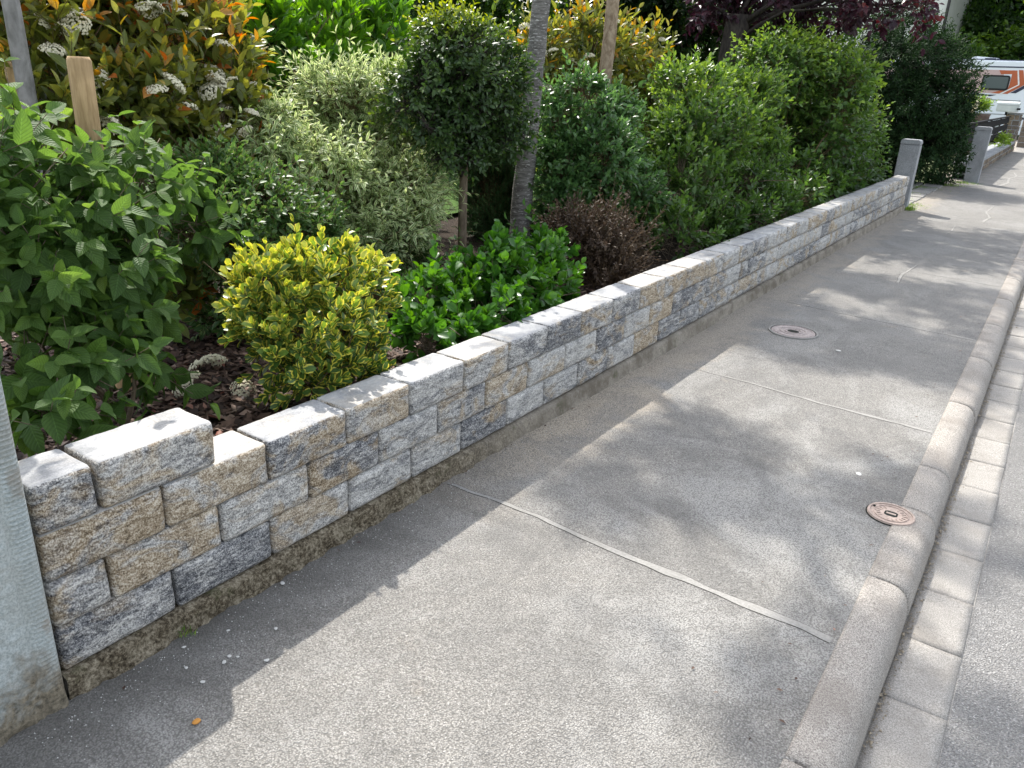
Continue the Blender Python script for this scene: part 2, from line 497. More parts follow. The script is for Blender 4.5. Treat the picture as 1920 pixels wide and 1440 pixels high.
n = N('garden_soil'); c = n.coord('Object')
M['soil'] = n.end(n.bsdf(n.ramp(n.noise(c, 40, 6, .7), [(.35, (.012, .009, .006)), (.6, (.05, .035, .024)), (.75, (.10, .07, .05))]), .95, n.bump(n.noise(c, 60, 5, .7), .8, .02), .2))
n = N('bark_chip'); 
M['chip'] = n.end(n.bsdf(n.ramp(n.attr('tint'), [(0, (.022, .013, .010)), (.5, (.075, .042, .03)), (.85, (.16, .10, .07)), (.93, (.32, .24, .19)), (1, (.28, .09, .06))]), .75, None, .35))
n = N('lawn_grass')
c = n.coord('Object')
M['lawn'] = n.end(n.bsdf(n.ramp(n.noise(c, 14, 5, .7), [(.3, (.03, .07, .01)), (.7, (.10, .20, .03))]), .9, n.bump(n.noise(c, 90, 4, .7), .9, .03), .2))
M['plain_ground'] = plain('verge_ground', (.09, .11, .05), .95, .1, 0, .4, 3)

# ------------------------------------------------------------------ ground, road, pavement
def walk_z(P):
    Q = np.array(P, dtype=np.float64); Q[:, 2] = 0
    return fbm(Q, 1.5, 2, 3) * .004
def sheet(name, x0, x1, y0, y1, z, mat, step=None, amp=0, ns=1.5, seed=3):
    nx = 2 if step is None else max(2, int((x1 - x0) / step) + 1)
    ny = 2 if step is None else max(2, int((y1 - y0) / step) + 1)
    X, Y = np.meshgrid(np.linspace(x0, x1, nx), np.linspace(y0, y1, ny))
    P = np.stack([X.ravel(), Y.ravel(), np.full(X.size, float(z))], 1)
    if amp: P[:, 2] += walk_z(P)
    return mesh_np(name, P, grid(nx, ny), mat)

tag(sheet('ground', -400, 400, -60, 900, -.16, M['plain_ground']), kind='structure')
tag(sheet('road', 1.955, 9.0, -4, 60, -.112, M['road'], .25, .004), kind='structure')
# pavement: sheet between wall foot and kerb; wider beyond the garden wall
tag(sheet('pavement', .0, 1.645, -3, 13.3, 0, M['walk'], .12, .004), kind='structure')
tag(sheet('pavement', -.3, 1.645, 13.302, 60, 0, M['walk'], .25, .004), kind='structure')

def hash_k(i): return (math.sin(i * 91.7 + 3) * 4373.1) % 1.0
# kerb with rounded nose, stones of about one metre
kerb = empty('kerb', (1.7, 0, 0)); tag(kerb, kind='structure')
prof = [(1.618, -.17), (1.618, .003), (1.627, .0065), (1.66, .007), (1.695, .005), (1.715, .001), (1.732, -.008), (1.746, -.021), (1.757, -.042), (1.764, -.07), (1.768, -.10), (1.771, -.17)]
kj = [-1.3, -.3, .7, 1.7, 2.70, 3.32, 3.80, 4.8] + [5.8 + i for i in range(26)]
for i in range(len(kj) - 1):
    y0, y1 = kj[i] + .0045, kj[i + 1] - .0045
    jo = (hash_k(i) - .5) * .006
    ny = 14
    ys = [y0, y0 + .004] + list(np.linspace(y0 + .05, y1 - .05, ny)) + [y1 - .004, y1]
    V = []
    npf = len(prof)
    for a, y in enumerate(ys):
        sh = .006 if a in (0, len(ys) - 1) else 0
        for (px, pz) in prof:
            dz = -sh if pz > -.15 else 0
            dx = -sh if px > 1.7 else 0
            j = .0025 * mn.noise(Vector((px * 9, y * 3.5, i)))
            V.append((px - 1.7 + dx + j + (jo if px > 1.7 else 0), y, pz + dz + j + jo * .5))
    F = []
    for a in range(len(ys) - 1):
        for b in range(npf - 1):
            F.append((a * npf + b, (a + 1) * npf + b, (a + 1) * npf + b + 1, a * npf + b + 1))
    F.append(tuple(range(npf))); F.append(tuple((len(ys) - 1) * npf + b for b in range(npf))[::-1])
    o = mesh_np('kerb_stone', np.array(V), F, M['kerb'], kerb)

# gutter slabs
gut = empty('gutter', (1.86, 0, 0)); tag(gut, kind='structure')
gm = []
for s in range(3):
    nx, ny = 7, 12
    X, Y = np.meshgrid(np.linspace(-.089, .089, nx), np.linspace(-.1695, .1695, ny))
    P = np.stack([X.ravel(), Y.ravel(), np.zeros(X.size)], 1)
    P[:, 2] = fbm(P + s * 3, 9, 3, s) * .0025
    e = (np.abs(X.ravel()) > .085) | (np.abs(Y.ravel()) > .166)
    P[e, 2] -= .0012
    lo = P.copy(); lo[:, 2] = -.06
    ring = [i for i in range(nx)] + [nx - 1 + nx * j for j in range(1, ny)] + [nx * (ny - 1) + i for i in range(nx - 2, -1, -1)] + [nx * j for j in range(ny - 2, 0, -1)]
    Fs = [tuple(f) for f in grid(nx, ny)]
    V = list(map(tuple, P)); b0 = len(V)
    for q in ring: V.append(tuple(lo[q]))
    for k in range(len(ring)):
        k2 = (k + 1) % len(ring)
        Fs.append((ring[k2], ring[k], b0 + k, b0 + k2))
    gm.append(mesh_np('slab', np.array(V), Fs, M['gutter'], keep=True))
y = 2.28 - .345 * 14
i = 0
while y < 34:
    o = bpy.data.objects.new('slab', gm[i % 3]); COL.objects.link(o); o.parent = gut
    o.location = (.003, y + .172, -.103 + random.uniform(-.003, .002))
    o.rotation_euler = (random.uniform(-.006, .006), random.uniform(-.008, .008), random.uniform(-.006, .006))
    y += .342; i += 1
# mortar bed beneath the gutter
bed = Acc(); bed.box((1.70, -4, -.2), (1.957, 36, -.109)); tag(bed.build('gutter_bed', M['gutter']), kind='structure')

# grit collected between kerb and gutter
A = Acc()
for i in range(2600):
    y = random.uniform(.3, 9); x = 1.771 + abs(random.gauss(0, .016)); s = random.uniform(.0012, .0040) * (1 + 1.1 * (random.random() < .08))
    if mn.noise(Vector((0, y * 2.0, 3))) < -.1 and random.random() < .8: continue
    a = random.uniform(0, 3)
    V = [(x + s * math.cos(a + q * 2.1) * random.uniform(.7, 1.5), y + s * math.sin(a + q * 2.1) * random.uniform(.7, 1.8), -.101) for q in range(3)] + [(x, y, -.101 + s * random.uniform(.5, 1.1))]
    A.add(V, [(0, 1, 3), (1, 2, 3), (2, 0, 3)])
M['grit'] = plain('grit', (.30, .255, .19), .9, .2, 0, .6, 90)
tag(A.build('grit', M['grit']), 'loose grit and crumbs lying along the foot of the kerb', 'grit', kind='stuff')

# sealed cross seams and lengthwise cracks in the pavement
def strip(name, pts, w0, w1, mat, z=.0075, seed=0, label=None):
    V = []; n_ = 0
    P = []
    for i in range(len(pts) - 1):
        a, b = Vector(pts[i]), Vector(pts[i + 1]); k = max(2, int((b - a).length / .02))
        for j in range(k): P.append(a.lerp(b, j / k))
    P.append(Vector(pts[-1]))
    L = len(P)
    for i, p in enumerate(P):
        t = (P[min(i + 1, L - 1)] - P[max(i - 1, 0)]).normalized(); nn = Vector((-t.y, t.x))
        wb = w0 + (w1 - w0) * i / L
        wob = .016 * mn.noise(Vector((i * .035, seed, 0))) + .007 * mn.noise(Vector((i * .2, seed, 4)))
        wl = wb * (1.0 + .7 * mn.noise(Vector((i * .11, seed, 7)))); wr = wb * (1.0 + .7 * mn.noise(Vector((i * .13, seed, 17))))
        for q in (-wr, wl):
            x = p + nn * (wob + q)
            V.append((x.x, x.y, 0.0))
    F = [(2 * i, 2 * i + 1, 2 * i + 3, 2 * i + 2) for i in range(L - 1)]
    V = np.array(V); zw_ = walk_z(V)
    mid_ = (V[0::2] + V[1::2]) / 2
    D = V.copy()
    for q_ in (0, 1):
        dd_ = V[q_::2] - mid_; ln_ = np.linalg.norm(dd_, axis=1, keepdims=True) + 1e-6
        D[q_::2] = V[q_::2] + dd_ / ln_ * (.0022 + .0022 * np.abs(vnoise(V[q_::2], 60, seed)))[:, None]
    D[:, 2] = .0006 + zw_
    tag(mesh_np('seam_crack', D, [(2 * i, 2 * i + 1, 2 * i + 3, 2 * i + 2) for i in range(L - 1)], M['crackd']), kind='structure')
    V[:, 2] = .0014 + zw_
    o = mesh_np(name, V, F, mat)
    tag(o, kind='structure')
    return o
strip('pavement_seam', [(.04, 2.285), (.5, 2.29), (1.0, 2.275), (1.60, 2.25)], .008, .019, M['filler'], seed=1)
strip('pavement_seam', [(.30, 4.33), (.8, 4.30), (1.3, 4.27), (1.61, 4.26)], .006, .015, M['filler'], seed=5)
strip('pavement_seam', [(.25, 6.33), (.9, 6.28), (1.61, 6.25)], .005, .011, M['filler'], seed=9)
strip('pavement_seam', [(.80, 8.42), (1.2, 8.38), (1.61, 8.35)], .006, .008, M['filler'], seed=13)
strip('pavement_crack', [(.83, 7.77), (.80, 8.2), (.84, 8.79)], .014, .010, M['filler'], seed=21)
strip('pavement_crack', [(.80, 11.1), (.83, 11.4), (.81, 11.9)], .012, .008, M['filler'], seed=24)
strip('pavement_crack', [(1.06, 12.7), (1.10, 13.3), (1.0, 13.9), (1.03, 14.7)], .02, .012, M['filler'], seed=27)
strip('pavement_crack', [(.80, 18.2), (.92, 19.2), (.86, 20.3), (.96, 21.2), (.84, 22.1)], .03, .02, M['filler'], seed=31)

# ------------------------------------------------------------------ garden soil
nx, ny = 110, 230
gx = -.165 - (np.linspace(0, 1, nx) ** 1.6) * 14
gy = np.concatenate([np.linspace(-3, 6, 150), np.linspace(6.1, 13.2, 80)])
X, Y = np.meshgrid(gx, gy)
P = np.stack([X.ravel(), Y.ravel(), np.full(X.size, .33)], 1)
P[:, 2] += fbm(P, 2.2, 4, 8) * .035 + np.clip(-(P[:, 0] + 1.2) * .03, 0, .3)
P[np.isclose(P[:, 0], -.165), 2] = .2
g4 = grid(nx, len(gy))[:, ::-1]
tag(mesh_np('garden_soil', P, g4, M['soil']), kind='structure')
# lawn behind the first row of shrubs
X, Y = np.meshgrid(np.linspace(-14, -2.6, 90), np.linspace(-3, 13, 120))
P = np.stack([X.ravel(), Y.ravel(), np.full(X.size, .365)], 1)
P[:, 2] += fbm(P, 2.2, 4, 8) * .035 + np.clip(-(P[:, 0] + 1.2) * .03, 0, .3)
tag(mesh_np('lawn', P, grid(90, 120), M['lawn']), kind='structure')

def soil_z(x, y):
    return .33 + np.clip(-(x + 1.2) * .03, 0, .3)

# bark mulch chips
def chips(n, x0, x1, y0, y1):
    c = np.stack([rng.uniform(x0, x1, n), rng.uniform(y0, y1, n), np.zeros(n)], 1)
    c[:, 2] = soil_z(c[:, 0], c[:, 1]) + fbm(np.stack([c[:, 0], c[:, 1], np.full(n, .33)], 1), 2.2, 4, 8) * .035 + rng.uniform(.0, .018, n)
    a = rng.uniform(0, 6.28, n); L = rng.uniform(.008, .034, n); W = L * rng.uniform(.3, .7, n)
    u = np.stack([np.cos(a), np.sin(a), rng.uniform(-.5, .5, n)], 1); v = np.stack([-np.sin(a), np.cos(a), rng.uniform(-.5, .5, n)], 1)
    V = np.stack([c - u * L[:, None], c - v * W[:, None] + u * (L * .3)[:, None], c + u * L[:, None], c + v * W[:, None] - u * (L * .2)[:, None]], 1).reshape(-1, 3)
    F = np.arange(n * 4).reshape(n, 4)
    return V, F, np.repeat(rng.uniform(0, 1, n) ** 1.2, 4)
V, F, T = chips(36000, -2.0, -.17, .5, 4.5)
tag(mesh_np('bark_mulch', V, F, M['chip'], tint=T, smooth=False), 'dark brown bark mulch covering the bed behind the wall', 'mulch', kind='stuff')

# ------------------------------------------------------------------ stone wall
Z0, CH = .0775, .1375
def stone_mesh(L, H, D, seed, res=1, tm=1):
    """rounded block: y along length, z up, x outward (front at x=0 .. back at -D)"""
    nl, nh, nd = (22, 10, 9) if res else (8, 4, 4)
    V = {}; VV = []; F = []; MI = []
    def vid(i, j, k):
        if (i, j, k) not in V:
            V[(i, j, k)] = len(VV); VV.append((i / nd, j / nl, k / nh))
        return V[(i, j, k)]
    def face(gen, na, nb, mi, flip):
        for a in range(na):
            for b in range(nb):
                q = [gen(a, b), gen(a + 1, b), gen(a + 1, b + 1), gen(a, b + 1)]
                F.append(tuple(q[::-1] if flip else q)); MI.append(mi)
    face(lambda a, b: vid(nd, a, b), nl, nh, 0, False)
    face(lambda a, b: vid(0, a, b), nl, nh, tm, True)
    face(lambda a, b: vid(a, b, nh), nd, nl, tm, False)
    face(lambda a, b: vid(a, b, 0), nd, nl, 0, True)
    face(lambda a, b: vid(a, nl, b), nd, nh, 0, True)
    face(lambda a, b: vid(a, 0, b), nd, nh, 0, False)
    P = np.array(VV)
    # denser near the edges
    def ez(t): return .5 - .5 * np.sign(.5 - t) * np.abs(1 - 2 * t) ** .75
    P = np.stack([ez(P[:, 0]), ez(P[:, 1]), ez(P[:, 2])], 1)
    size = np.array([D, L, H])
    Q = (P - .5) * size
    r = np.array([.012, .009 + .007 * hash01(seed), .0055])
    inner = size / 2 - r
    d = Q - np.clip(Q, -inner, inner)
    l = np.sqrt(((d / r) ** 2).sum(1)); l[l == 0] = 1
    mx = np.abs(d / r).max(1)
    k = np.where(l > 0, mx / l, 1)
    Q = np.clip(Q, -inner, inner) + d * k[:, None]
    S = Q + seed * 3.7
    fr = np.clip((Q[:, 0] / (D / 2) - .55) / .45, 0, 1)
    eg = np.minimum(1, np.minimum((L / 2 - np.abs(Q[:, 1])) / .03, (H / 2 - np.abs(Q[:, 2])) / .02).clip(0, 1) + .15)
    Q[:, 0] += fr * (fbm(S, 14, 4, seed) * .010 + .004) * eg
    Q[:, 0] -= fr * (1 - eg) * .004
    n2 = fbm(S, 30, 2, seed + 9) * .0022
    Q[:, 2] += n2 * (1 - fr * .5); Q[:, 1] += fbm(S, 18, 2, seed + 5) * .002
    # wavy ends
    e = np.abs(Q[:, 1]) > L / 2 - .02
    Q[e, 1] += np.sign(Q[e, 1]) * -.003 * (1 + fbm(S[e], 25, 2, seed + 3))
    Q[:, 0] -= D / 2
    return Q, F, MI
def hash01(s):
    return (math.sin(s * 12.9898) * 43758.5453) % 1.0

wall = empty('stone_wall', (0, 6.8, 0))
tag(wall, 'low garden wall of split grey, anthracite and ochre stones along the pavement', 'wall')
wall_parts = []
def stone(y0, y1, row, dk, oc, lt, seed):
    near = y0 < 5.2
    H = CH - .0022; L = (y1 - y0) - .0022
    Q, F, MI = stone_mesh(L, H, .168 + .004 * hash01(seed + 5), seed, near, 1 if row >= 2 else 0)
    o = mesh_np('stone', Q, F, [M['stone'], M['stone_top']], wall, midx=MI)
    o.location = (.003 * (hash01(seed + 1) - .5), (y0 + y1) / 2 - 6.8, Z0 + CH * (row + .5))
    o.rotation_euler = (0, 0, .012 * (hash01(seed + 2) - .5))
    o['dark'] = float(dk); o['ochre'] = float(oc); o['light'] = float(lt)
spec1 = [(.73, 1.07, .55, .2, 0), (1.07, 1.42, .8, .0, 0), (1.42, 1.77, .1, .55, .3), (1.77, 2.11, .2, .1, .5), (2.11, 2.43, .25, 0, .4), (2.43, 2.77, .85, 0, 0), (2.77, 3.09, .3, 0, .5), (3.09, 3.42, .4, 0, .5), (3.42, 3.75, .5, .35, 0), (3.75, 4.08, .3, 0, .6), (4.08, 4.42, 0, 1.0, 0), (4.42, 4.75, .75, 0, .1), (4.75, 5.08, .6, 0, .2)]
spec2 = [(.73, .89, .4, .35, .1), (.89, 1.24, .1, .7, 0), (1.24, 1.59, .25, .3, .2), (1.59, 1.93, .85, .3, 0), (1.93, 2.27, .3, 0, .4), (2.27, 2.60, .5, .2, .2), (2.60, 2.93, 0, .75, .1), (2.93, 3.27, .1, .35, .6), (3.27, 3.60, .1, 0, .7), (3.60, 3.93, .8, .2, 0), (3.93, 4.26, .1, .1, .7), (4.26, 4.60, 0, .95, 0), (4.60, 4.93, .95, 0, 0)]
spec3 = [(.73, 1.07, .65, .85, 0), (1.07, 1.43, .1, .75, .1), (1.43, 1.77, .75, .5, 0), (1.77, 2.10, .15, .6, .2), (2.10, 2.44, .25, .1, .3), (2.44, 2.76, .1, .6, .2), (2.76, 3.09, .5, .1, .1), (3.09, 3.42, .85, 0, 0), (3.42, 3.76, .4, .45, .1), (3.76, 4.10, .7, 0, .1), (4.10, 4.44, 0, .9, .1), (4.44, 4.78, .3, .7, .1), (4.78, 5.1, .1, .7, .2)]
spec4 = [(.73, .895, .8, .1, .0), (.90, 1.25, .25, .55, .15)]
sd = 1
ENDY = 12.93
for row, sp in enumerate((spec1, spec2, spec3, spec4)):
    for s in sp:
        stone(s[0], s[1], row, s[2], s[3], s[4], sd); sd += 1
    if row == 3: continue
    y = sp[-1][1]
    while y < ENDY - .05:
        L = .336 if random.random() < .8 else random.choice([.25, .17, .42])
        y1 = min(ENDY, y + L)
        if ENDY - y1 < .12: y1 = ENDY
        q = random.random()
        dk, oc, lt = (.62, .2, .1) if q < .25 else ((.1, .6, .2) if q < .5 else ((.1, .25, .7) if q < .8 else (.4, .45, .3)))
        stone(y, y1, row, dk, oc, lt, sd); sd += 1
        y = y1

# foundation ledge beneath the stones
ny, nz = 620, 9
ys = np.concatenate([np.linspace(.725, 4.5, 420), np.linspace(4.52, 12.93, 200)])
prof_t = np.linspace(0, 1, nz)
V = []
for y in ys:
    cle = min(1, max(0, (y - 2.4) / .8))
    for t in prof_t:
        # t 0..: from the ground up to the top edge, then back under the stones
        if t < .8:
            z = -.02 + (Z0 + .018) * (t / .8); x = (.028 - .012 * t) + .010 * cle * (1 - t)
        else:
            z = Z0 - .002 ; x = .018 * (1 - (t - .8) / .2) - .03 * ((t - .8) / .2)
        V.append((x, y, z))
V = np.array(V)
cle = np.clip((V[:, 1] - 2.4) / .8, 0, 1)
am = (.026 * (1 - cle) + .0035 * cle)
nn = fbm(V, 22, 4, 41)
side = (V[:, 2] < Z0 - .006)
V[side, 0] += (nn * am)[side] + (fbm(V, 4, 2, 5) * .006)[side]
V[~side & (V[:, 0] > 0), 0] += (nn * am)[~side & (V[:, 0] > 0)]
found = mesh_np('foundation', V - np.array([0, 6.8, 0]), grid(nz, ny)[:, ::-1], M['found'], wall)
# solid mortar core under / behind the stones so nothing is hollow
A = Acc(); A.box((-.17, .732, -.1), (-.012, 12.925, Z0 - .003)); o = A.build('footing', M['found'], wall); o.location = (0, -6.8, 0)

# ------------------------------------------------------------------ left concrete pier with combed margin
pier = empty('concrete_pier', (-.15, .5, 0))
tag(pier, 'grey green rendered concrete pier with a combed margin at the left end of the wall', 'pier')
PH = 1.25
ny, nz = 110, 420
Y, Z = np.meshgrid(np.linspace(.18, .718, ny), np.linspace(-.05, PH, nz))
P = np.stack([np.full(Y.size, .022), Y.ravel(), Z.ravel()], 1)
ed = .718 - P[:, 1]
mr = np.clip((ed - .004) / .004, 0, 1) * np.clip((.046 - ed) / .004, 0, 1)
zw = P[:, 2] + fbm(P, 9, 2, 3) * .006
fade = np.clip((P[:, 2] - .10) / .12, .15, 1)
P[:, 0] += mr * fade * np.sin(zw / .0125 * 2 * math.pi) * .0058 * (1 + .5 * fbm(P, 25, 2, 6))
gr = np.exp(-((ed - .055) / .006) ** 2); P[:, 0] -= gr * .005
field = np.clip((ed - .062) / .004, 0, 1)
P[:, 0] += field * (fbm(P, 45, 3, 12) * .0065 + fbm(P, 9, 2, 15) * .004 + .002)
P[:, 0] += np.clip(1 - (P[:, 2]) / .09, 0, 1) * (.006 + .01 * fbm(P, 22, 3, 19))
rd = np.clip(1 - ed / .008, 0, 1); P[:, 0] -= rd ** 2 * .008
o = mesh_np('face', P - np.array([-.15, .5, 0]), grid(ny, nz), M['pier'], pier)
A = Acc(); A.box((-.30, .18, -.1), (.008, .7165, PH)); o = A.build('core', M['pier'], pier, bevel=.006); o.location = (.15, -.5, 0)

# ------------------------------------------------------------------ crumbs and litter on the pavement
def crumb(x, y, r, mat, name, label, cat, group=None, flat=.5):
    import bmesh
    bm = bmesh.new(); bmesh.ops.create_icosphere(bm, subdivisions=2, radius=r)
    s = random.random() * 50
    for v in bm.verts:
        v.co *= 1 + .35 * mn.noise(v.co * (.9 / r) + Vector((s, 0, 0)))
        v.co.z = v.co.z * flat; v.co.x *= 1.35
    me = bpy.data.meshes.new(name); bm.to_mesh(me); bm.free(); me.materials.append(mat)
    o = bpy.data.objects.new(name, me); COL.objects.link(o)
    o.location = (x, y, .003 + r * flat * .6); o.rotation_euler = (0, 0, random.uniform(0, 6))
    return tag(o, label, cat, group)
for (x, y, r) in [(.205, 1.082, .007), (.214, 1.058, .008), (.226, 1.095, .005), (.053, 1.405, .009), (.303, 1.135, .008), (.071, 1.027, .006), (.233, .974, .007), (.214, 1.242, .007), (.11, 1.15, .006), (.15, .98, .006)]:
    crumb(x, y, r * .75, M['crumb'], 'mortar_crumb', 'white crumb of mortar lying on the shaded pavement near the wall foot', 'crumb', 'white mortar crumbs on the shaded pavement', .35)
crumb(.344, .878, .009, M['orange'], 'dry_leaf', 'small curled orange dry leaf on the pavement at the shadow edge', 'leaf', None, .5)
crumb(1.412, 3.51, .011, M['crumb'], 'white_flake', 'small white flake lying on the pavement near the rust coloured cap', 'flake', None, .2)
crumb(.90, 5.30, .014, M['crumb'], 'white_flake', 'white flake on the pavement right of the round iron cover', 'flake', None, .2)
A = Acc()
for i in range(700):
    u = random.random()
    y = random.uniform(.6, 3.2); x = .04 + abs(random.gauss(0, .13)); s = random.uniform(.0008, .0028)
    V = [(x + s * math.cos(q * 2.1 + i) * random.uniform(.7, 1.5), y + s * math.sin(q * 2.1 + i), .002) for q in range(3)] + [(x, y, .003 + s * .7)]
    A.add(V, [(0, 1, 3), (1, 2, 3), (2, 0, 3)])
tag(A.build('mortar_grains', M['crumb']), 'fine pale mortar grains scattered on the shaded pavement', 'grains', kind='stuff')

n_ = 150
q_ = np.stack([np.where(rng.uniform(size=n_) < .5, .035 + np.abs(rng.normal(size=n_)) * .05, 1.60 - np.abs(rng.normal(size=n_)) * .12), rng.uniform(.7, 12.5, n_), np.full(n_, .006)], 1)
V_ = []; F_l = []
for i in range(n_):
    a = rng.uniform(0, 6.28); L = rng.uniform(.004, .011); W = L * rng.uniform(.3, .6); c_, s_ = math.cos(a), math.sin(a); x, y, z = q_[i]
    b_ = len(V_); V_ += [(x - c_ * L, y - s_ * L, z), (x - s_ * W, y + c_ * W, z + L * .25), (x + c_ * L, y + s_ * L, z + L * .15), (x + s_ * W, y - c_ * W, z + L * .2)]
    F_l.append((b_, b_ + 1, b_ + 2, b_ + 3))
tag(mesh_np('leaf_litter', np.array(V_), F_l, M['chip'], tint=np.repeat(rng.uniform(.2, 1, n_), 4), smooth=False), 'tiny brown leaf scraps lying along the edges of the pavement', 'litter', kind='stuff')

# ------------------------------------------------------------------ iron covers
def disc_acc(A, cx, cy, r, z0, z1, n=40, mi=0):
    A.prism([(cx + r * math.cos(2 * math.pi * k / n), cy + r * math.sin(2 * math.pi * k / n)) for k in range(n)], 'z', z0, z1, mi)
def ring_acc(A, r0, r1, z0, z1, n=40, mi=0, a0=0, a1=2 * math.pi):
    V = []; F = []
    full = abs(a1 - a0 - 2 * math.pi) < 1e-6
    cnt = n if full else n + 1
    for k in range(cnt):
        a = a0 + (a1 - a0) * k / n; c, s = math.cos(a), math.sin(a)
        V += [(r0 * c, r0 * s, z0), (r1 * c, r1 * s, z0), (r1 * c, r1 * s, z1), (r0 * c, r0 * s, z1)]
    for k in range(n):
        a = 4 * k; b = 4 * ((k + 1) % cnt)
        for q in range(4): F.append((a + q, b + q, b + (q + 1) % 4, a + (q + 1) % 4))
    A.add(V, F, mi)
cap = empty('valve_cap', (1.60, 3.21, .004)); cap.scale = (.84, .84, 1)
tag(cap, 'small rust brown oval cast iron valve cap set against the kerb', 'valve cap')
A = Acc(); disc_acc(A, 0, 0, .1135, -.05, .0012); A.build('gap', M['dark'], cap)
A = Acc(); disc_acc(A, 0, 0, .108, -.05, .0045); A.build('lid', M['rust'], cap, bevel=.0015, seg=1)
A = Acc(); ring_acc(A, .096, .106, .004, .0085); ring_acc(A, .076, .079, .004, .0075)
A.build('rim', M['rust'], cap)
for k in range(18):
    A = Acc()
    a = 2 * math.pi * k / 18 + .1
    if k in (4, 5, 12): continue
    c, s = math.cos(a), math.sin(a); r0, r1 = .050, .050 + (.018 if k % 3 else .023)
    t = .0022
    A.add([(r0 * c - t * s, r0 * s + t * c, .0043), (r0 * c + t * s, r0 * s - t * c, .0043), (r1 * c + t * s, r1 * s - t * c, .0043), (r1 * c - t * s, r1 * s + t * c, .0043),
           (r0 * c - t * s, r0 * s + t * c, .0075), (r0 * c + t * s, r0 * s - t * c, .0075), (r1 * c + t * s, r1 * s - t * c, .0075), (r1 * c - t * s, r1 * s + t * c, .0075)],
          [(0, 1, 5, 4), (1, 2, 6, 5), (2, 3, 7, 6), (3, 0, 4, 7), (4, 5, 6, 7)])
    A.build('cast_mark', M['rust'], cap)
A = Acc()
A.prism([(.03 * x, .026 * y) for x, y in [(-1, -.6), (-.6, -1), (.6, -1), (1, -.6), (1, .6), (.6, 1), (-.6, 1), (-1, .6)]], 'z', .0030, .0052)
A.build('socket', M['dark'], cap)
A = Acc(); A.box((-.022, -.006, .004), (.022, .009, .0062)); A.build('lifting_bar', M['rust'], cap, bevel=.001, seg=1)
A = Acc(); disc_acc(A, -.082, .030, .006, .004, .0088, 10); A.build('rim_hole', M['dark'], cap)

cov = empty('iron_cover', (.54, 5.52, .004))
tag(cov, 'round dusty iron cover with a dark centre hole in the middle of the pavement', 'manhole cover')
A = Acc(); ring_acc(A, .155, .168, -.04, .006, 48); A.build('frame', M['filler'], cov)
A = Acc(); disc_acc(A, 0, 0, .148, -.05, .003, 48); A.build('lid', M['iron'], cov, bevel=.001, seg=1)
A = Acc(); disc_acc(A, 0, 0, .1545, -.05, -.001, 48); A.build('gap', M['dark'], cov)
A = Acc(); ring_acc(A, .132, .138, .003, .0065, 48); ring_acc(A, .085, .09, .003, .0065, 40); ring_acc(A, .052, .060, .003, .008, 36)
A.build('rim', M['iron'], cov)
A = Acc(); A.prism([(.040 * math.cos(a) , .030 * math.sin(a)) for a in np.linspace(0, 6.28, 15)[:-1]], 'z', .003, .0052); A.build('hole', M['dark'], cov)
A = Acc(); ring_acc(A, .095, .128, .003, .0055, 12, 0, 2.6, 3.9); A.build('name_plate', M['iron'], cov)

# ------------------------------------------------------------------ foliage engine
def tmpl(rows, wr, fold=.18, curl=.12, peak=.42, tip=1.0, across=3, wave=0):
    """leaf of unit length along +y, width wr, lies in xy, normal +z"""
    vs = [(0, 0, 0)]; uv = [(.5, 0)]
    for i in range(1, rows + 1):
        t = i / (rows + 1)
        # smooth ovate outline
        wd = (math.sin(math.pi * t ** (math.log(.5) / math.log(peak)))) ** tip * wr / 2
        z0 = -curl * (t * t)
        for j in range(across):
            u = -1 + 2 * j / (across - 1)
            z = z0 + abs(u) * wd * fold * 2 + (wave * math.sin(t * 9 + u) * wd)
            vs.append((u * wd, t, z)); uv.append(((u + 1) / 2, t))
    vs.append((0, 1, -curl)); uv.append((.5, 1))
    F = []
    for j in range(across - 1): F.append((0, 2 + j, 1 + j))
    for i in range(rows - 1):
        for j in range(across - 1):
            a = 1 + i * across + j; b = a + 1; c = a + across; d = c + 1
            F.append((a, b, d)); F.append((a, d, c))
    e = len(vs) - 1; s = 1 + (rows - 1) * across
    for j in range(across - 1): F.append((s + j, s + j + 1, e))
    return np.array(vs, dtype=np.float64), np.array(F, dtype=np.int64), np.array(uv)

def unit(v): return v / np.maximum(1e-9, np.linalg.norm(v, axis=-1, keepdims=True))

def frames(axis, nh):
    a = unit(axis); x = unit(np.cross(a, nh)); z = np.cross(x, a)
    return np.stack([x, a, z], -1)      # columns

def bake(name, T, pos, Fr, size, tint, mat, parent):
    tv, tf, tuv = T
    n = len(pos); k = len(tv)
    V = np.einsum('nij,kj->nki', Fr, tv) * size[:, None, None] + pos[:, None, :]
    F = (tf[None] + (np.arange(n) * k)[:, None, None]).reshape(-1, 3)
    o = mesh_np(name, V.reshape(-1, 3), F, mat, parent, uv=np.tile(tuv, (n, 1)), tint=np.repeat(tint, k))
    o['kind'] = 'stuff'
    return o

CAMP = np.array([1.85, 0, 1.6])

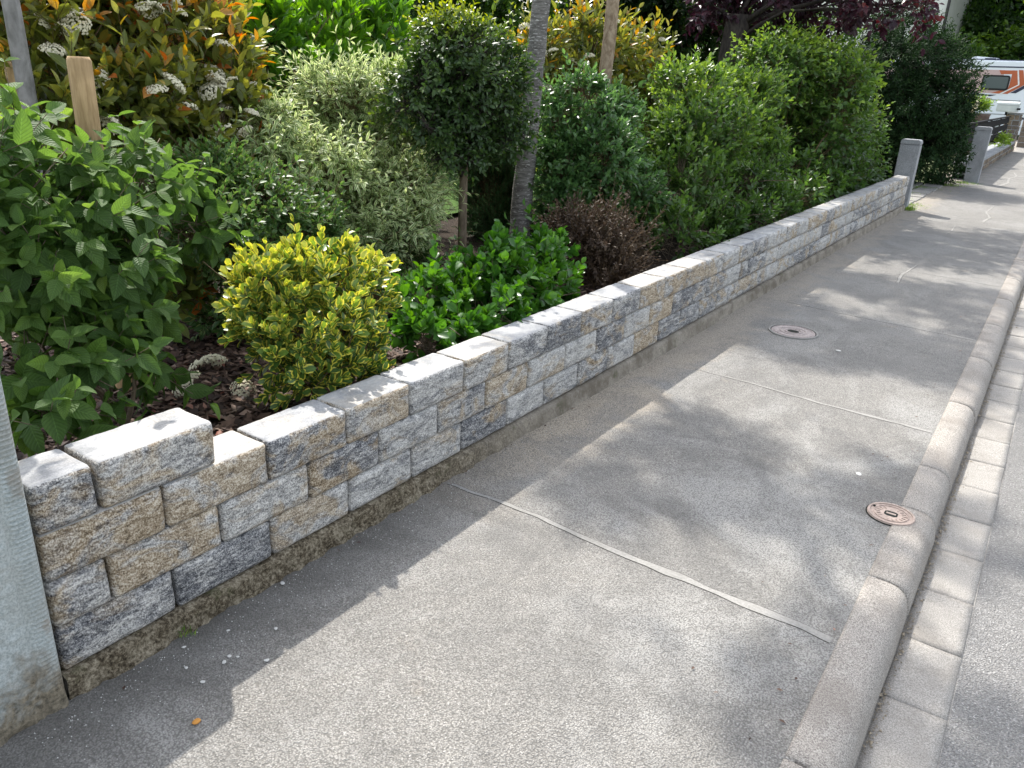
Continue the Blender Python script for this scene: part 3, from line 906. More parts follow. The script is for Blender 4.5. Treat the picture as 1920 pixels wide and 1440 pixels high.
HOLE = -.34
def shoots(blobs, n, shell=.55, up=.35, out=1.0, rand=.35, L=(.08, .16), zmin=.33, xmax=-.12):
    """returns shoot origins, directions, lengths; blob = (x,y,z,r,rz)"""
    B = np.array(blobs)
    wgt = B[:, 3] ** 1.6 * B[:, 4] ** .8; wgt = wgt / wgt.sum()
    k = rng.choice(len(B), n, p=wgt)
    d = unit(rng.normal(size=(n, 3)))
    rr = shell + (1 - shell) * rng.uniform(0, 1, n) ** .6
    r3 = np.stack([B[k, 3], B[k, 3], B[k, 4]], 1)
    r3 = np.maximum(r3 * .5, r3 - .42 * (L[0] + L[1]) / 2 - .006)
    lump = 1 + .34 * vnoise(B[k, :3] + d * r3, 4.0, 77) + .16 * vnoise(B[k, :3] + d * r3, 11.0, 78)
    p = B[k, :3] + d * r3 * (rr * lump)[:, None]
    dirn = unit(d * out + np.array([0, 0, up]) + rng.normal(size=(n, 3)) * rand)
    ln = rng.uniform(L[0], L[1], n) * np.where(rng.uniform(size=n) < .14, rng.uniform(1.3, 2.2, n), 1.0)
    tipx = p[:, 0] + dirn[:, 0] * ln
    ok = (tipx < xmax) & (p[:, 2] > zmin)
    hs = 2.1 / max(.12, float(np.median(B[:, 3])))
    ok &= (vnoise(p, hs, 301) + .35 * vnoise(p, hs * 2.3, 302)) > HOLE
    return p[ok], dirn[ok], ln[ok], rr[ok], k[ok]

def leaves_on(p, d, ln, per, ang=(25, 65), opposite=True, droop=.0, spread_start=.25, size=(.04, .06), flat=0.0, upn=0.3):
    """distribute PER leaves on each shoot"""
    n = len(p)
    ref = unit(np.cross(d, np.array([0.3, 0.2, 1.0])))
    ref2 = np.cross(d, ref)
    P = []; A = []; Nn = []; S = []; T = []
    ph0 = rng.uniform(0, 6.28, n)
    for i in range(per):
        node = i // 2 if opposite else i
        nn = (per + 1) // 2 if opposite else per
        t = spread_start + (1 - spread_start) * (node / max(1, nn - 1) if nn > 1 else 1)
        ph = ph0 + (node * math.pi / 2 + (i % 2) * math.pi if opposite else i * 2.4)
        side = ref * np.cos(ph)[:, None] + ref2 * np.sin(ph)[:, None]
        aa = np.radians(ang[1] + (ang[0] - ang[1]) * t) + rng.normal(size=n) * .18
        ax = d * np.cos(aa)[:, None] + side * np.sin(aa)[:, None]
        ax = ax + np.array([0, 0, -droop]) + rng.normal(size=(n, 3)) * .10
        if flat: ax[:, 2] *= (1 - flat)
        P.append(p + d * (ln * t)[:, None]); A.append(unit(ax))
        Nn.append(unit(d * .9 + np.array([0, 0, upn]) + rng.normal(size=(n, 3)) * .22))
        sz = rng.uniform(size[0], size[1], n) * (1.0 - .30 * max(0, t - .6) / .4)
        S.append(sz); T.append(np.full(n, t))
    return np.concatenate(P), np.concatenate(A), np.concatenate(Nn), np.concatenate(S), np.concatenate(T)

def build_leaves(parent, mat, tm, P, A, Nn, S, tint, n_single=0, nvar=6, name='leaf', thin=None):
    Fr = frames(A, Nn)
    idx = np.arange(len(P))
    if n_single:
        dcam = np.linalg.norm(P - CAMP, axis=1) - rng.uniform(0, .15, len(P))
        order = np.argsort(dcam)
        cand = order[:max(n_single * 3, n_single)]
        sel = rng.permutation(cand)[:n_single]
        mask = np.zeros(len(P), bool); mask[sel] = True
        meshes = []
        for v in range(nvar):
            tv, tf, tuv = tm
            tv2 = tv.copy(); tv2[:, 2] *= .6 + .9 * v / nvar
            tv2[:, 0] *= .9 + .2 * ((v * 3) % nvar) / nvar
            meshes.append(mesh_np(name, tv2, tf, mat, uv=tuv, tint=np.full(len(tv), (v + .5) / nvar), keep=True))
        base = parent.location
        for i in sel:
            v = min(nvar - 1, int(max(0, min(.999, tint[i])) * nvar))
            o = bpy.data.objects.new(name, meshes[v]); COL.objects.link(o); o.parent = parent
            f = Fr[i] * S[i]
            mm = Matrix(((f[0, 0], f[0, 1], f[0, 2], P[i, 0] - base[0]), (f[1, 0], f[1, 1], f[1, 2], P[i, 1] - base[1]), (f[2, 0], f[2, 1], f[2, 2], P[i, 2] - base[2]), (0, 0, 0, 1)))
            o.matrix_local = mm
        idx = np.nonzero(~mask)[0]
    b = np.array(parent.location)
    o = bake('foliage', tm, P[idx] - b, Fr[idx], S[idx], tint[idx], mat, parent)
    return o

def stems(parent, base_pts, blobs, r0=.012, mat=None, twigs=None, n=6, trunk_bend=.08, name='stem'):
    A = Acc(); b = Vector(parent.location)
    for i, bl in enumerate(blobs):
        bp = Vector(base_pts[i % len(base_pts)]); c = Vector(bl[:3])
        pts = []; rad = []
        off = Vector((random.uniform(-1, 1), random.uniform(-1, 1), 0)) * trunk_bend
        for k in range(7):
            t = k / 6
            q = bp.lerp(c, t) + off * math.sin(math.pi * t) + Vector((0, 0, .12 * math.sin(math.pi * t) * (c - bp).length))
            pts.append(q - b); rad.append(r0 * (1 - .75 * t))
        A.tube(pts, rad, n, rough=.2, seed=i)
        # secondary limbs inside the blob
        for j in range(5):
            s = Vector(bp.lerp(c, random.uniform(.55, 1)))
            e = c + Vector((random.gauss(0, .6) * bl[3], random.gauss(0, .6) * bl[3], random.uniform(-.3, .9) * bl[4]))
            if e.x > -.14: e.x = -.14
            mid = s.lerp(e, .5) + Vector((0, 0, .03))
            A.tube([s - b, mid - b, e - b], [r0 * .45, r0 * .3, r0 * .12], 4)
    if twigs is not None:
        p, d, ln = twigs
        for q in range(len(p)):
            s = Vector(p[q]) - b; e = Vector(p[q] + d[q] * ln[q]) - b
            A.tube([s - (e - s) * .6, e], [.0022 * TW, .0012 * TW], 3, cap=False)
    return A.build(name, mat or M['twig'], parent, smooth=True)
TW = 1.0

def shrub(name, label, cat, base, blobs, mat, tm, n_sh, per, size, L=(.08, .16), ang=(25, 65), droop=0., up=.35, shell=.55, opposite=True,
          n_single=0, tintf=None, group=None, stem_r=.012, stem_mat=None, twig=True, xmax=-.12, bases=None, rand=.35, out=1.0, zmin=.33, upn=.3, spread=.25):
    root = empty(name, base); tag(root, label, cat, group)
    p, d, ln, rr, k = shoots(blobs, n_sh, shell, up, out, rand, L, zmin, xmax)
    P, A, Nn, S, T = leaves_on(p, d, ln, per, ang, opposite, droop, spread, size, upn=upn)
    ok = P[:, 0] + A[:, 0] * S < xmax + .03
    shoot_r = np.tile(rng.uniform(0, 1, len(p)), per)
    lump = np.tile(fbm(p, 3.0, 2, 31), per)
    RR = np.tile(rr, per)
    hz = P[:, 2]
    tint = tintf(T, shoot_r, lump, RR, P) if tintf else np.clip(.35 + .25 * T + .2 * (shoot_r - .5) + .25 * lump + rng.normal(size=len(P)) * .08, 0, 1)
    build_leaves(root, mat, tm, P[ok], A[ok], Nn[ok], S[ok], tint[ok], n_single)
    tw = None
    if twig:
        q = rng.permutation(len(p))[:2500]; tw = (p[q], d[q], ln[q])
    stems(root, bases or [base], blobs, stem_r, stem_mat, tw)
    return root

BL = {
'viburnum': [(-0.95, 1.32, 1.26, 0.16, 0.16), (-0.8, 1.36, 1.07, 0.23, 0.2), (-1.0, 1.69, 1.18, 0.2, 0.15), (-0.7, 1.14, 0.95, 0.18, 0.19), (-0.75, 1.39, 0.86, 0.22, 0.19), (-0.6, 1.02, 0.69, 0.13, 0.15), (-0.55, 1.17, 0.68, 0.18, 0.15), (-0.38, 1.0, 0.6, 0.15, 0.08), (-0.75, 1.44, 0.63, 0.11, 0.16), (-1.1, 1.89, 1.01, 0.17, 0.18), (-0.8, 1.06, 1.11, 0.14, 0.34)],
'photinia': [(-2.2, 2.07, 1.66, 0.32, 0.29), (-2.2, 2.5, 1.71, 0.35, 0.31), (-2.2, 2.88, 1.51, 0.29, 0.34), (-2.0, 2.33, 1.36, 0.34, 0.25), (-1.95, 2.8, 1.25, 0.2, 0.24), (-2.0, 1.95, 1.39, 0.27, 0.23), (-2.6, 3.05, 1.79, 0.34, 0.29), (-1.9, 2.5, 1.19, 0.24, 0.17), (-2.4, 2.02, 1.9, 0.37, 0.23), (-2.4, 2.51, 1.95, 0.41, 0.26), (-1.5, 2.15, .55, .2, .14), (-1.65, 2.0, .7, .2, .15)],
'laurel': [(-3.0, 3.9, 1.75, 0.3, 0.27), (-3.0, 4.43, 1.78, 0.4, 0.31), (-3.0, 5.05, 1.74, 0.3, 0.36), (-2.9, 4.17, 1.48, 0.43, 0.24), (-3.2, 5.14, 1.98, 0.35, 0.23), (-3.2, 3.94, 1.92, 0.3, 0.2)],
'var_a': [(-2.0, 3.72, 1.39, 0.28, 0.19), (-2.0, 4.16, 1.39, 0.25, 0.23), (-1.9, 4.2, 1.12, 0.25, 0.27), (-2.0, 3.85, 1.16, 0.28, 0.22)],
'var_b': [(-1.7, 3.33, 0.99, 0.28, 0.2), (-1.6, 3.76, 0.87, 0.34, 0.25), (-1.55, 3.52, 0.68, 0.36, 0.21), (-1.6, 3.86, 0.66, 0.13, 0.2), (-1.8, 3.03, 1.2, 0.15, 0.19), (-1.7, 2.93, 1.02, 0.17, 0.15)],
'smallgreen': [(-1.5, 2.39, 1.05, 0.18, 0.13), (-1.4, 2.48, 0.93, 0.23, 0.16), (-1.3, 2.22, 0.85, 0.2, 0.15), (-1.4, 2.67, 0.8, 0.22, 0.17), (-1.25, 2.4, 0.7, 0.2, 0.11), (-1.4, 2.91, 0.72, 0.17, 0.18)],
'topiary': [(-1.31, 4.02, 1.61, 0.3, 0.25), (-1.25, 4.32, 1.59, 0.22, 0.26), (-1.35, 3.77, 1.57, 0.15, 0.2), (-1.3, 4.07, 1.4, 0.28, 0.21), (-1.3, 3.86, 1.28, 0.16, 0.13), (-1.3, 4.3, 1.3, 0.21, 0.18), (-1.4, 4.08, 1.79, 0.23, 0.14), (-1.3, 4.13, 1.17, 0.2, 0.14), (-1.25, 3.66, 1.3, 0.11, 0.11), (-1.28, 3.84, 1.12, 0.14, 0.1), (-1.2, 4.38, 1.26, .2, .17), (-1.3, 4.05, 1.1, .18, .12), (-1.45, 3.75, 1.42, .2, .2)],
'golden': [(-0.55, 1.92, 0.75, 0.17, 0.16), (-0.5, 2.12, 0.79, 0.19, 0.15), (-0.5, 2.36, 0.67, 0.15, 0.17), (-0.42, 1.98, 0.61, 0.23, 0.16), (-0.5, 1.85, 0.65, 0.14, 0.13), (-0.36, 1.9, 0.5, 0.15, 0.1), (-0.38, 2.19, 0.53, 0.13, 0.14), (-0.3, 2.12, 0.45, 0.11, 0.08)],
'smallshrub': [(-0.6, 3.02, 0.49, 0.2, 0.17), (-0.4, 2.66, 0.45, 0.15, 0.1), (-0.55, 3.42, 0.57, 0.2, 0.17), (-0.6, 3.86, 0.55, 0.2, 0.16), (-0.65, 4.12, 0.56, 0.13, 0.14), (-0.4, 3.12, 0.46, 0.24, 0.16), (-0.5, 3.51, 0.44, 0.24, 0.19), (-0.45, 3.88, 0.41, 0.13, 0.13), (-0.3, 2.82, 0.41, 0.13, 0.08)],
'brown': [(-0.6, 4.65, 0.53, 0.27, 0.26), (-0.55, 4.96, 0.45, 0.2, 0.23), (-0.7, 4.52, 0.64, 0.21, 0.18), (-0.45, 4.54, 0.39, 0.21, 0.15)],
'g1': [(-1.2, 5.34, 1.4, 0.23, 0.21), (-1.2, 5.86, 1.32, 0.21, 0.22), (-1.1, 5.38, 1.06, 0.36, 0.29), (-1.2, 5.1, 0.92, 0.23, 0.29), (-1.1, 5.78, 0.76, 0.38, 0.27), (-1.1, 5.05, 0.67, 0.2, 0.2), (-1.3, 5.15, 1.24, 0.16, 0.25)],
'g2': [(-1.2, 7.31, 1.48, 0.39, 0.26), (-1.1, 8.48, 1.44, 0.5, 0.29), (-0.9, 6.94, 1.14, 0.52, 0.35), (-0.9, 8.44, 0.98, 0.39, 0.47), (-0.8, 6.35, 0.78, 0.36, 0.37), (-0.8, 7.8, 0.70, 0.36, 0.24), (-0.5, 5.76, 0.50, 0.28, 0.2), (-0.5, 6.5, 0.48, 0.3, 0.18), (-.42, 7.2, .46, .25, .15), (-.45, 8.0, .5, .3, .2)],
'g3': [(-1.32, 10.3, 1.74, 0.52, 0.41), (-0.9, 10.8, 1.65, 0.53, 0.48), (-1.1, 11.3, 1.18, 0.64, 0.59), (-0.55, 10.3, 1.19, 0.36, 0.59), (-1.16, 10.8, 0.72, 0.49, 0.51), (-0.8, 11.3, 0.6, 0.49, 0.45), (-0.5, 10.3, 1.6, 0.25, 0.32), (-1.0, 9.6, 0.6, 0.45, 0.4), (-.75, 12.2, .8, .5, .6), (-.45, 9.0, .48, .3, .2), (-.45, 9.9, .5, .3, .22), (-.42, 11.0, .5, .3, .2), (-.45, 12.1, .5, .3, .2)],
'yew': [(-1.03, 16.8, 2.09, 0.78, 0.71), (-0.49, 17.3, 1.76, 0.59, 0.83), (-1.66, 17.8, 1.52, 0.85, 1.0), (-0.63, 16.8, 1.1, 0.88, 0.82), (-1.34, 17.3, 0.45, 0.84, 0.66), (-0.61, 17.8, 0.38, 0.84, 0.5), (-0.14, 16.8, 1.41, 0.38, 0.6), (-0.1, 17.3, 0.56, 0.35, 0.63), (-1.41, 17.8, 2.68, 0.61, 0.54)],
'photinia2': [(-2.3, 6.53, 1.74, 0.29, 0.3), (-2.2, 7.22, 1.86, 0.46, 0.32), (-2.1, 8.09, 1.75, 0.33, 0.35), (-2.1, 6.8, 1.43, 0.4, 0.26), (-2.0, 7.84, 1.39, 0.33, 0.29), (-2.3, 6.29, 1.46, 0.19, 0.35), (-2.1, 5.93, 1.21, 0.18, 0.29)],
'back_g': [(-3.62, 13.0, 2.35, 0.77, 0.72), (-4.35, 13.5, 2.7, 0.81, 0.57), (-2.79, 14.0, 2.18, 0.71, 0.56), (-1.75, 13.0, 2.23, 0.63, 0.42), (-2.54, 13.5, 2.7, 0.67, 0.44), (-3, 13.5, 1.3, 1.1, .8), (-2, 13.2, 1.2, .8, .9)],
'pine': [(-1.9, 5.22, 0.67, 0.26, 0.36), (-2.0, 5.27, 0.95, 0.17, 0.27), (-1.8, 5.24, 0.42, 0.26, 0.23)],
'plum': [(-2.6, 11.0, 2.56, 0.5, 0.37), (-1.9, 11.5, 2.6, 0.64, 0.34), (-1.33, 12.0, 2.55, 0.57, 0.3), (-0.51, 11.0, 2.5, 0.45, 0.27), (-0.13, 11.5, 2.54, 0.32, 0.31), (-1.92, 12.0, 3.1, 1.09, 0.46), (-0.72, 11.0, 2.96, 0.76, 0.4), (-2.7, 11.5, 3.0, 0.73, 0.46)],
}

# --- leaf materials (some tip tones raised to carry sunlit brightness)
M['l_vib'] = leaf_mat('viburnum_leaf', [(0, (.032, .070, .018)), (.4, (.070, .14, .030)), (.75, (.125, .215, .045)), (.93, (.21, .29, .06)), (1, (.17, .13, .06))], .55, .42, 1.9, None, 9, spec=.28)
M['l_phot'] = leaf_mat('photinia_leaf', [(0, (.06, .10, .025)), (.35, (.15, .18, .035)), (.60, (.27, .27, .045)), (.74, (.40, .22, .03)), (.90, (.50, .17, .035)), (1, (.42, .03, .02))], .38, .42, 1.5)
M['l_laurel'] = leaf_mat('laurel_leaf', [(0, (.03, .09, .014)), (.4, (.09, .22, .028)), (1, (.22, .42, .04))], .33, .45, 1.7)
M['l_var'] = leaf_mat('cream_edged_leaf', [(0, (.10, .16, .06)), (.5, (.19, .28, .10)), (1, (.34, .45, .16))], .5, .42, 1.5, ((.58, .63, .34), .42, .5))
M['l_small'] = leaf_mat('small_mixed_leaf', [(0, (.035, .085, .022)), (.6, (.07, .15, .035)), (1, (.16, .25, .06))], .45, .38, 1.6, ((.28, .33, .12), .80, .5))
M['l_top'] = leaf_mat('topiary_leaf', [(0, (.014, .034, .010)), (.4, (.04, .085, .02)), (.75, (.11, .18, .025)), (1, (.38, .44, .04))], .45, .3, 1.5)
M['l_gold'] = leaf_mat('gold_edged_leaf', [(0, (.04, .09, .02)), (.45, (.10, .19, .035)), (.8, (.22, .32, .05)), (1, (.50, .52, .07))], .38, .32, 1.4, ((.66, .61, .10), .60, .35))
M['l_bright'] = leaf_mat('bright_green_leaf', [(0, (.02, .075, .012)), (.5, (.05, .15, .02)), (1, (.13, .29, .03))], .33, .38, 1.6)
M['l_brown'] = leaf_mat('brown_purple_leaf', [(0, (.028, .020, .014)), (.5, (.07, .048, .034)), (.9, (.13, .10, .06)), (1, (.12, .15, .05))], .6, .2, 1.3, spec=.2)
M['l_g1'] = leaf_mat('blue_green_leaf', [(0, (.028, .068, .026)), (.5, (.075, .16, .048)), (1, (.17, .30, .08))], .32, .38, 1.7, spec=.5)
M['l_g2'] = leaf_mat('yellow_green_leaf', [(0, (.028, .065, .016)), (.45, (.09, .175, .035)), (1, (.27, .39, .06))], .38, .42, 1.7, spec=.45)
M['l_dark'] = leaf_mat('dark_leaf', [(0, (.006, .018, .006)), (.5, (.013, .036, .010)), (1, (.034, .075, .018))], .65, .18, 1.5, spec=.15)
M['l_con'] = leaf_mat('conifer_needle', [(0, (.02, .05, .016)), (.5, (.04, .09, .03)), (1, (.07, .14, .045))], .6, .2, 1.3, spec=.2)
M['l_tree'] = leaf_mat('tree_leaf', [(0, (.018, .05, .010)), (.5, (.04, .10, .016)), (1, (.13, .23, .025))], .45, .4, 1.7)
M['l_plum'] = leaf_mat('purple_plum_leaf', [(0, (.018, .006, .010)), (.55, (.05, .014, .024)), (.85, (.10, .025, .03)), (1, (.28, .04, .015))], .4, .35, 1.6)
M['floret'] = plain('cream_floret', (.68, .64, .47), .7, .2, 0, .15, 60)

T_big = tmpl(6, .58, .16, .22, .40, .85, 5, .06)
T_mid = tmpl(3, .42, .2, .12, .45, .8)
T_round = tmpl(3, .60, .22, .10, .55, .7)
T_spoon = tmpl(3, .66, .20, .12, .58, .62)
T_nar = tmpl(2, .30, .2, .25, .45, .9)
T_small = tmpl(1, .5, .2, .1)
T_leaf4 = tmpl(2, .52, .2, .15, .45, .8)
T_needle = tmpl(1, .14, .0, .05)

# ------------------------------------------------------------------ shrubs
shrub('viburnum_bush', 'viburnum bush with big ribbed drooping green leaves behind the left end of the wall', 'bush', (-.85, 1.3, .33), BL['viburnum'], M['l_vib'], T_big,
      520, 6, (.07, .115), (.07, .15), (35, 75), .38, .25, .35, n_single=290, bases=[(-.8, 1.2, .33), (-.95, 1.45, .33), (-.7, 1.35, .33)], stem_r=.011, stem_mat=M['bark'], xmax=-.19, rand=.4)

def t_phot(T, sr, lump, RR, P):
    hi = np.clip((P[:, 2] - 1.35) / .5, 0, 1)
    t = .12 + .32 * T + .20 * hi * T + .24 * (sr > .55) * (T > .6) * (.3 + hi) + .1 * lump + rng.normal(size=len(T)) * .09
    t = np.where(rng.uniform(size=len(T)) < .03, .99, np.clip(t, 0, .93))
    return t
phot = shrub('photinia_bush', 'tall photinia with orange young leaves and cream flower heads at upper left', 'bush', (-2.2, 2.4, .36), BL['photinia'], M['l_phot'], T_mid,
      1900, 7, (.075, .115), (.10, .20), (22, 60), 0, .8, .45, opposite=False, n_single=290, tintf=t_phot, bases=[(-2.2, 2.2, .36), (-2.3, 2.6, .36), (-2.1, 2.4, .36)], stem_r=.016, spread=.1)

def flower_mesh(seed, n=230, R0_=.055):
    r = np.random.default_rng(seed)
    d = unit(r.normal(size=(n, 3))); d[:, 2] = np.abs(d[:, 2]) * .9
    p = d * R0_ * r.uniform(.75, 1.1, n)[:, None] * np.array([1.15, 1.0, .62])
    s = r.uniform(.0045, .0075, n)
    u = unit(np.cross(d, r.normal(size=(n, 3)))); v = np.cross(d, u)
    V = np.stack([p + u * s[:, None], p + v * s[:, None], p - u * s[:, None], p - v * s[:, None], p + d * s[:, None] * .7], 1).reshape(-1, 3)
    b = np.arange(n) * 5
    F = np.concatenate([np.stack([b, b + 1, b + 4], 1), np.stack([b + 1, b + 2, b + 4], 1), np.stack([b + 2, b + 3, b + 4], 1), np.stack([b + 3, b, b + 4], 1)])
    return mesh_np('flower_head', V, F, M['floret'], keep=True)
FM = [flower_mesh(s) for s in range(4)]
def flowers(root, pts, scale=(.6, 1.15)):
    b = root.location
    for i, p in enumerate(pts):
        o = bpy.data.objects.new('flower_head', FM[i % 4]); COL.objects.link(o); o.parent = root
        o.location = (p[0] - b[0], p[1] - b[1], p[2] - b[2])
        s = random.uniform(*scale); o.scale = (s, s, s)
        o.rotation_euler = (random.uniform(-.5, .5), random.uniform(-.1, .9), random.uniform(0, 6))
def px_pts(blobs, n, seed, lift=1.0):
    r = np.random.default_rng(seed); out = []
    B = np.array(blobs)
    for i in range(n):
        k = r.integers(len(B)); d = unit(r.normal(size=3))
        tocam = unit(CAMP - B[k, :3]); d = unit(d + tocam * 1.1 + np.array([0, 0, .5]))
        out.append(B[k, :3] + d * np.array([B[k, 3], B[k, 3], B[k, 4]]) * 1.12 * lift)
    return out
flowers(phot, px_pts(BL['photinia'], 54, 4))

shrub('cherry_laurel', 'bright green cherry laurel with upright glossy leaves at the top left of centre', 'bush', (-3, 4.4, .4), BL['laurel'] + [(-3.0, 4.3, 1.0, .5, .4), (-3.0, 5.0, 1.1, .4, .4)], M['l_laurel'], T_mid,
      1300, 7, (.10, .15), (.10, .20), (15, 50), -.15, 1.3, .5, n_single=290, opposite=False, bases=[(-3, 4.2, .4), (-3, 4.8, .4)], stem_r=.016)
def t_var(T, sr, lump, RR, P): return np.clip(.35 + .35 * T + .3 * lump + .2 * (sr - .5) + rng.normal(size=len(T)) * .12, 0, 1)
shrub('variegated_shrub', 'pale cream edged narrow leaved shrub beneath the laurel, upper of the two', 'shrub', (-2.0, 4.0, .38), BL['var_a'] + [(-2, 4, .8, .35, .3)], M['l_var'], T_nar,
      2100, 10, (.042, .078), (.09, .2), (20, 60), .1, .9, .4, n_single=0, tintf=t_var, bases=[(-2.0, 3.9, .38), (-2, 4.1, .38)], stem_r=.008, rand=.5)
shrub('variegated_shrub', 'pale cream edged weeping shrub left of the clipped tree stem', 'shrub', (-1.6, 3.6, .36), BL['var_b'] + [(-1.65, 3.6, .5, .3, .2)], M['l_var'], T_nar,
      2700, 10, (.042, .078), (.09, .2), (20, 65), .25, .5, .4, tintf=t_var, bases=[(-1.65, 3.5, .36), (-1.6, 3.8, .36), (-1.7, 3.2, .36)], stem_r=.008, rand=.55)
shrub('small_leaved_shrub', 'loose small leaved green shrub with pale tips behind the golden shrub', 'shrub', (-1.4, 2.5, .34), BL['smallgreen'], M['l_small'], T_leaf4,
      1500, 8, (.032, .056), (.08, .17), (25, 60), .05, .6, .4, n_single=280, bases=[(-1.4, 2.4, .34), (-1.4, 2.7, .34), (-1.45, 2.9, .34)], stem_r=.006, rand=.5)

shrub('groundcover_shrub', 'low dark leafy undergrowth beneath the small leaved shrub and the cream edged shrubs', 'shrub', (-1.25, 2.8, .34), [(-1.3, 2.3, .46, .25, .12), (-1.2, 2.75, .45, .25, .12), (-1.1, 3.1, .45, .22, .12), (-1.3, 3.5, .47, .3, .14), (-1.55, 2.7, .6, .3, .2), (-1.9, 3.2, .55, .4, .2)], M['l_small'], T_leaf4,
      1300, 7, (.035, .06), (.06, .14), (25, 70), .05, .8, .3, bases=[(-1.3, 2.4, .34), (-1.2, 2.9, .34), (-1.3, 3.4, .34)], stem_r=.004, rand=.5,
      tintf=lambda T, sr, lump, RR, P: np.clip(.15 + .3 * T + .2 * lump, 0, 1))
# clipped tree with bare stem
def t_top(T, sr, lump, RR, P):
    edge = np.clip((P[:, 2] - 1.72) / .18, 0, 1) + np.clip((-1.42 - P[:, 0]) / .2, 0, .6) * (P[:, 1] < 3.9)
    return np.clip(.18 + .25 * T + .2 * lump + .55 * edge * T + rng.normal(size=len(T)) * .07, 0, 1)
top = shrub('clipped_tree', 'small dark clipped tree with a slim bare stem right of the cream edged shrubs', 'tree', (-1.31, 4.09, .34), BL['topiary'], M['l_top'], T_leaf4,
      2300, 9, (.030, .052), (.07, .17), (25, 65), .05, .3, .42, tintf=t_top, bases=[(-1.31, 4.07, .98)], stem_r=.012, stem_mat=M['bark_dark'], rand=.45)
A = Acc(); A.tube([(0, 0, -.1), (.005, 0, .2), (-.005, .01, .45), (.004, .0, .68), (.0, .0, .95)], [.036, .031, .029, .027, .022], 10, rough=.15); A.build('trunk', M['bark'], top, smooth=True)

# golden euonymus
def t_gold(T, sr, lump, RR, P):
    hi = np.clip((P[:, 2] - .55) / .3, 0, 1)
    return np.clip(.12 + .62 * hi * T + .2 * T + .3 * lump + rng.normal(size=len(T)) * .12, 0, 1)
shrub('golden_euonymus', 'golden yellow edged euonymus shrub just behind the wall', 'shrub', (-.5, 2.08, .33), BL['golden'], M['l_gold'], T_spoon,
      640, 8, (.042, .064), (.05, .10), (18, 60), -.1, .9, .5, n_single=290, tintf=t_gold, bases=[(-.5, 2.0, .33), (-.45, 2.15, .33), (-.4, 2.0, .33)], stem_r=.007, xmax=-.17, rand=.4)
shrub('green_euonymus', 'fresh green glossy leaved low shrub right of the golden one, touching the wall', 'shrub', (-.5, 3.3, .33), BL['smallshrub'], M['l_bright'], T_spoon,
      620, 9, (.050, .080), (.06, .14), (20, 60), -.05, .8, .35, n_single=290, bases=[(-.55, 3.0, .33), (-.55, 3.45, .33), (-.5, 3.8, .33), (-.45, 2.8, .33)], stem_r=.010, stem_mat=M['bark'], xmax=-.14, rand=.45)
shrub('brown_leaved_shrub', 'dull brown purple leaved low shrub behind the wall between green bushes', 'shrub', (-.6, 4.65, .33), BL['brown'], M['l_brown'], T_small,
      1250, 9, (.022, .042), (.09, .2), (25, 60), .1, .7, .3, bases=[(-.6, 4.6, .33), (-.55, 4.85, .33), (-.65, 4.45, .33)], stem_r=.006, rand=.5, xmax=-.14)
shrub('evergreen_bush', 'dark glossy bush with blue green leaves right of the ringed trunk', 'bush', (-1.15, 5.4, .34), BL['g1'], M['l_g1'], T_leaf4,
      2000, 9, (.042, .068), (.07, .16), (20, 60), 0, .6, .45, n_single=290, bases=[(-1.15, 5.3, .34), (-1.15, 5.6, .34)], stem_r=.01)
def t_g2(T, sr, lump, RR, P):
    hi = np.clip((P[:, 2] - .7) / .8, 0, 1)  # higher shoot tips tinted lighter, sunlit tops put into the colour
    inner = 0 if RR is None else -.22 * np.clip((.85 - RR) / .4, 0, 1)  # inner leaves tinted darker, shade inside the bush put into the colour
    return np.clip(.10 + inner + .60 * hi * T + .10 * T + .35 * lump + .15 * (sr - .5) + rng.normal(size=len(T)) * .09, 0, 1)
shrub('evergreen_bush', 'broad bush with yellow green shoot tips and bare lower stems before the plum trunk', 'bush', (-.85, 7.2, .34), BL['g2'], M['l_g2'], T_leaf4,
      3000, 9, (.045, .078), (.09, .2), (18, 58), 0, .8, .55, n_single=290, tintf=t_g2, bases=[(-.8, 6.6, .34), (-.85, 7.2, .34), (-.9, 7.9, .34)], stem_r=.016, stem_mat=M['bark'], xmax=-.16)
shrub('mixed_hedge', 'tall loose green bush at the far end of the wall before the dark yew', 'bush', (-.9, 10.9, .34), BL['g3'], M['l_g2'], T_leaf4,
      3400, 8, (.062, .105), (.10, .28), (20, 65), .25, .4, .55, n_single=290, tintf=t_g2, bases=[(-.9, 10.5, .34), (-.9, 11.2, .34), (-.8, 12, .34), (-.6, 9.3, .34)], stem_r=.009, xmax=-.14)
def t_dk(T, sr, lump, RR, P): return np.clip(.3 + .3 * T + .35 * lump + rng.normal(size=len(T)) * .12, 0, 1)
shrub('yew_bush', 'large dark yew bush beside the path entrance behind the concrete post', 'bush', (-.9, 17.3, 0), BL['yew'], M['l_dark'], T_nar,
      9500, 10, (.055, .10), (.12, .28), (25, 60), .1, .3, .6, tintf=t_dk, bases=[(-.9, 17.3, 0), (-1.2, 17.5, 0), (-.7, 17.0, 0)], stem_r=.03, xmax=.33, zmin=.03, stem_mat=M['bark_dark'])
phot2 = shrub('photinia_bush', 'second photinia with bronze leaves and cream flowers right of the ringed trunk', 'bush', (-2.2, 7.1, .4), BL['photinia2'] + [(-2.1, 7, 1.0, .5, .35)], M['l_phot'], T_mid,
      1300, 7, (.08, .12), (.10, .20), (22, 60), 0, .8, .45, opposite=False, tintf=lambda T, sr, lump, RR, P: np.clip(t_phot(T, sr, lump, RR, P) * .78, 0, 1), bases=[(-2.2, 6.9, .4), (-2.2, 7.4, .4)], stem_r=.014, spread=.1)
flowers(phot2, px_pts(BL['photinia2'], 30, 9))
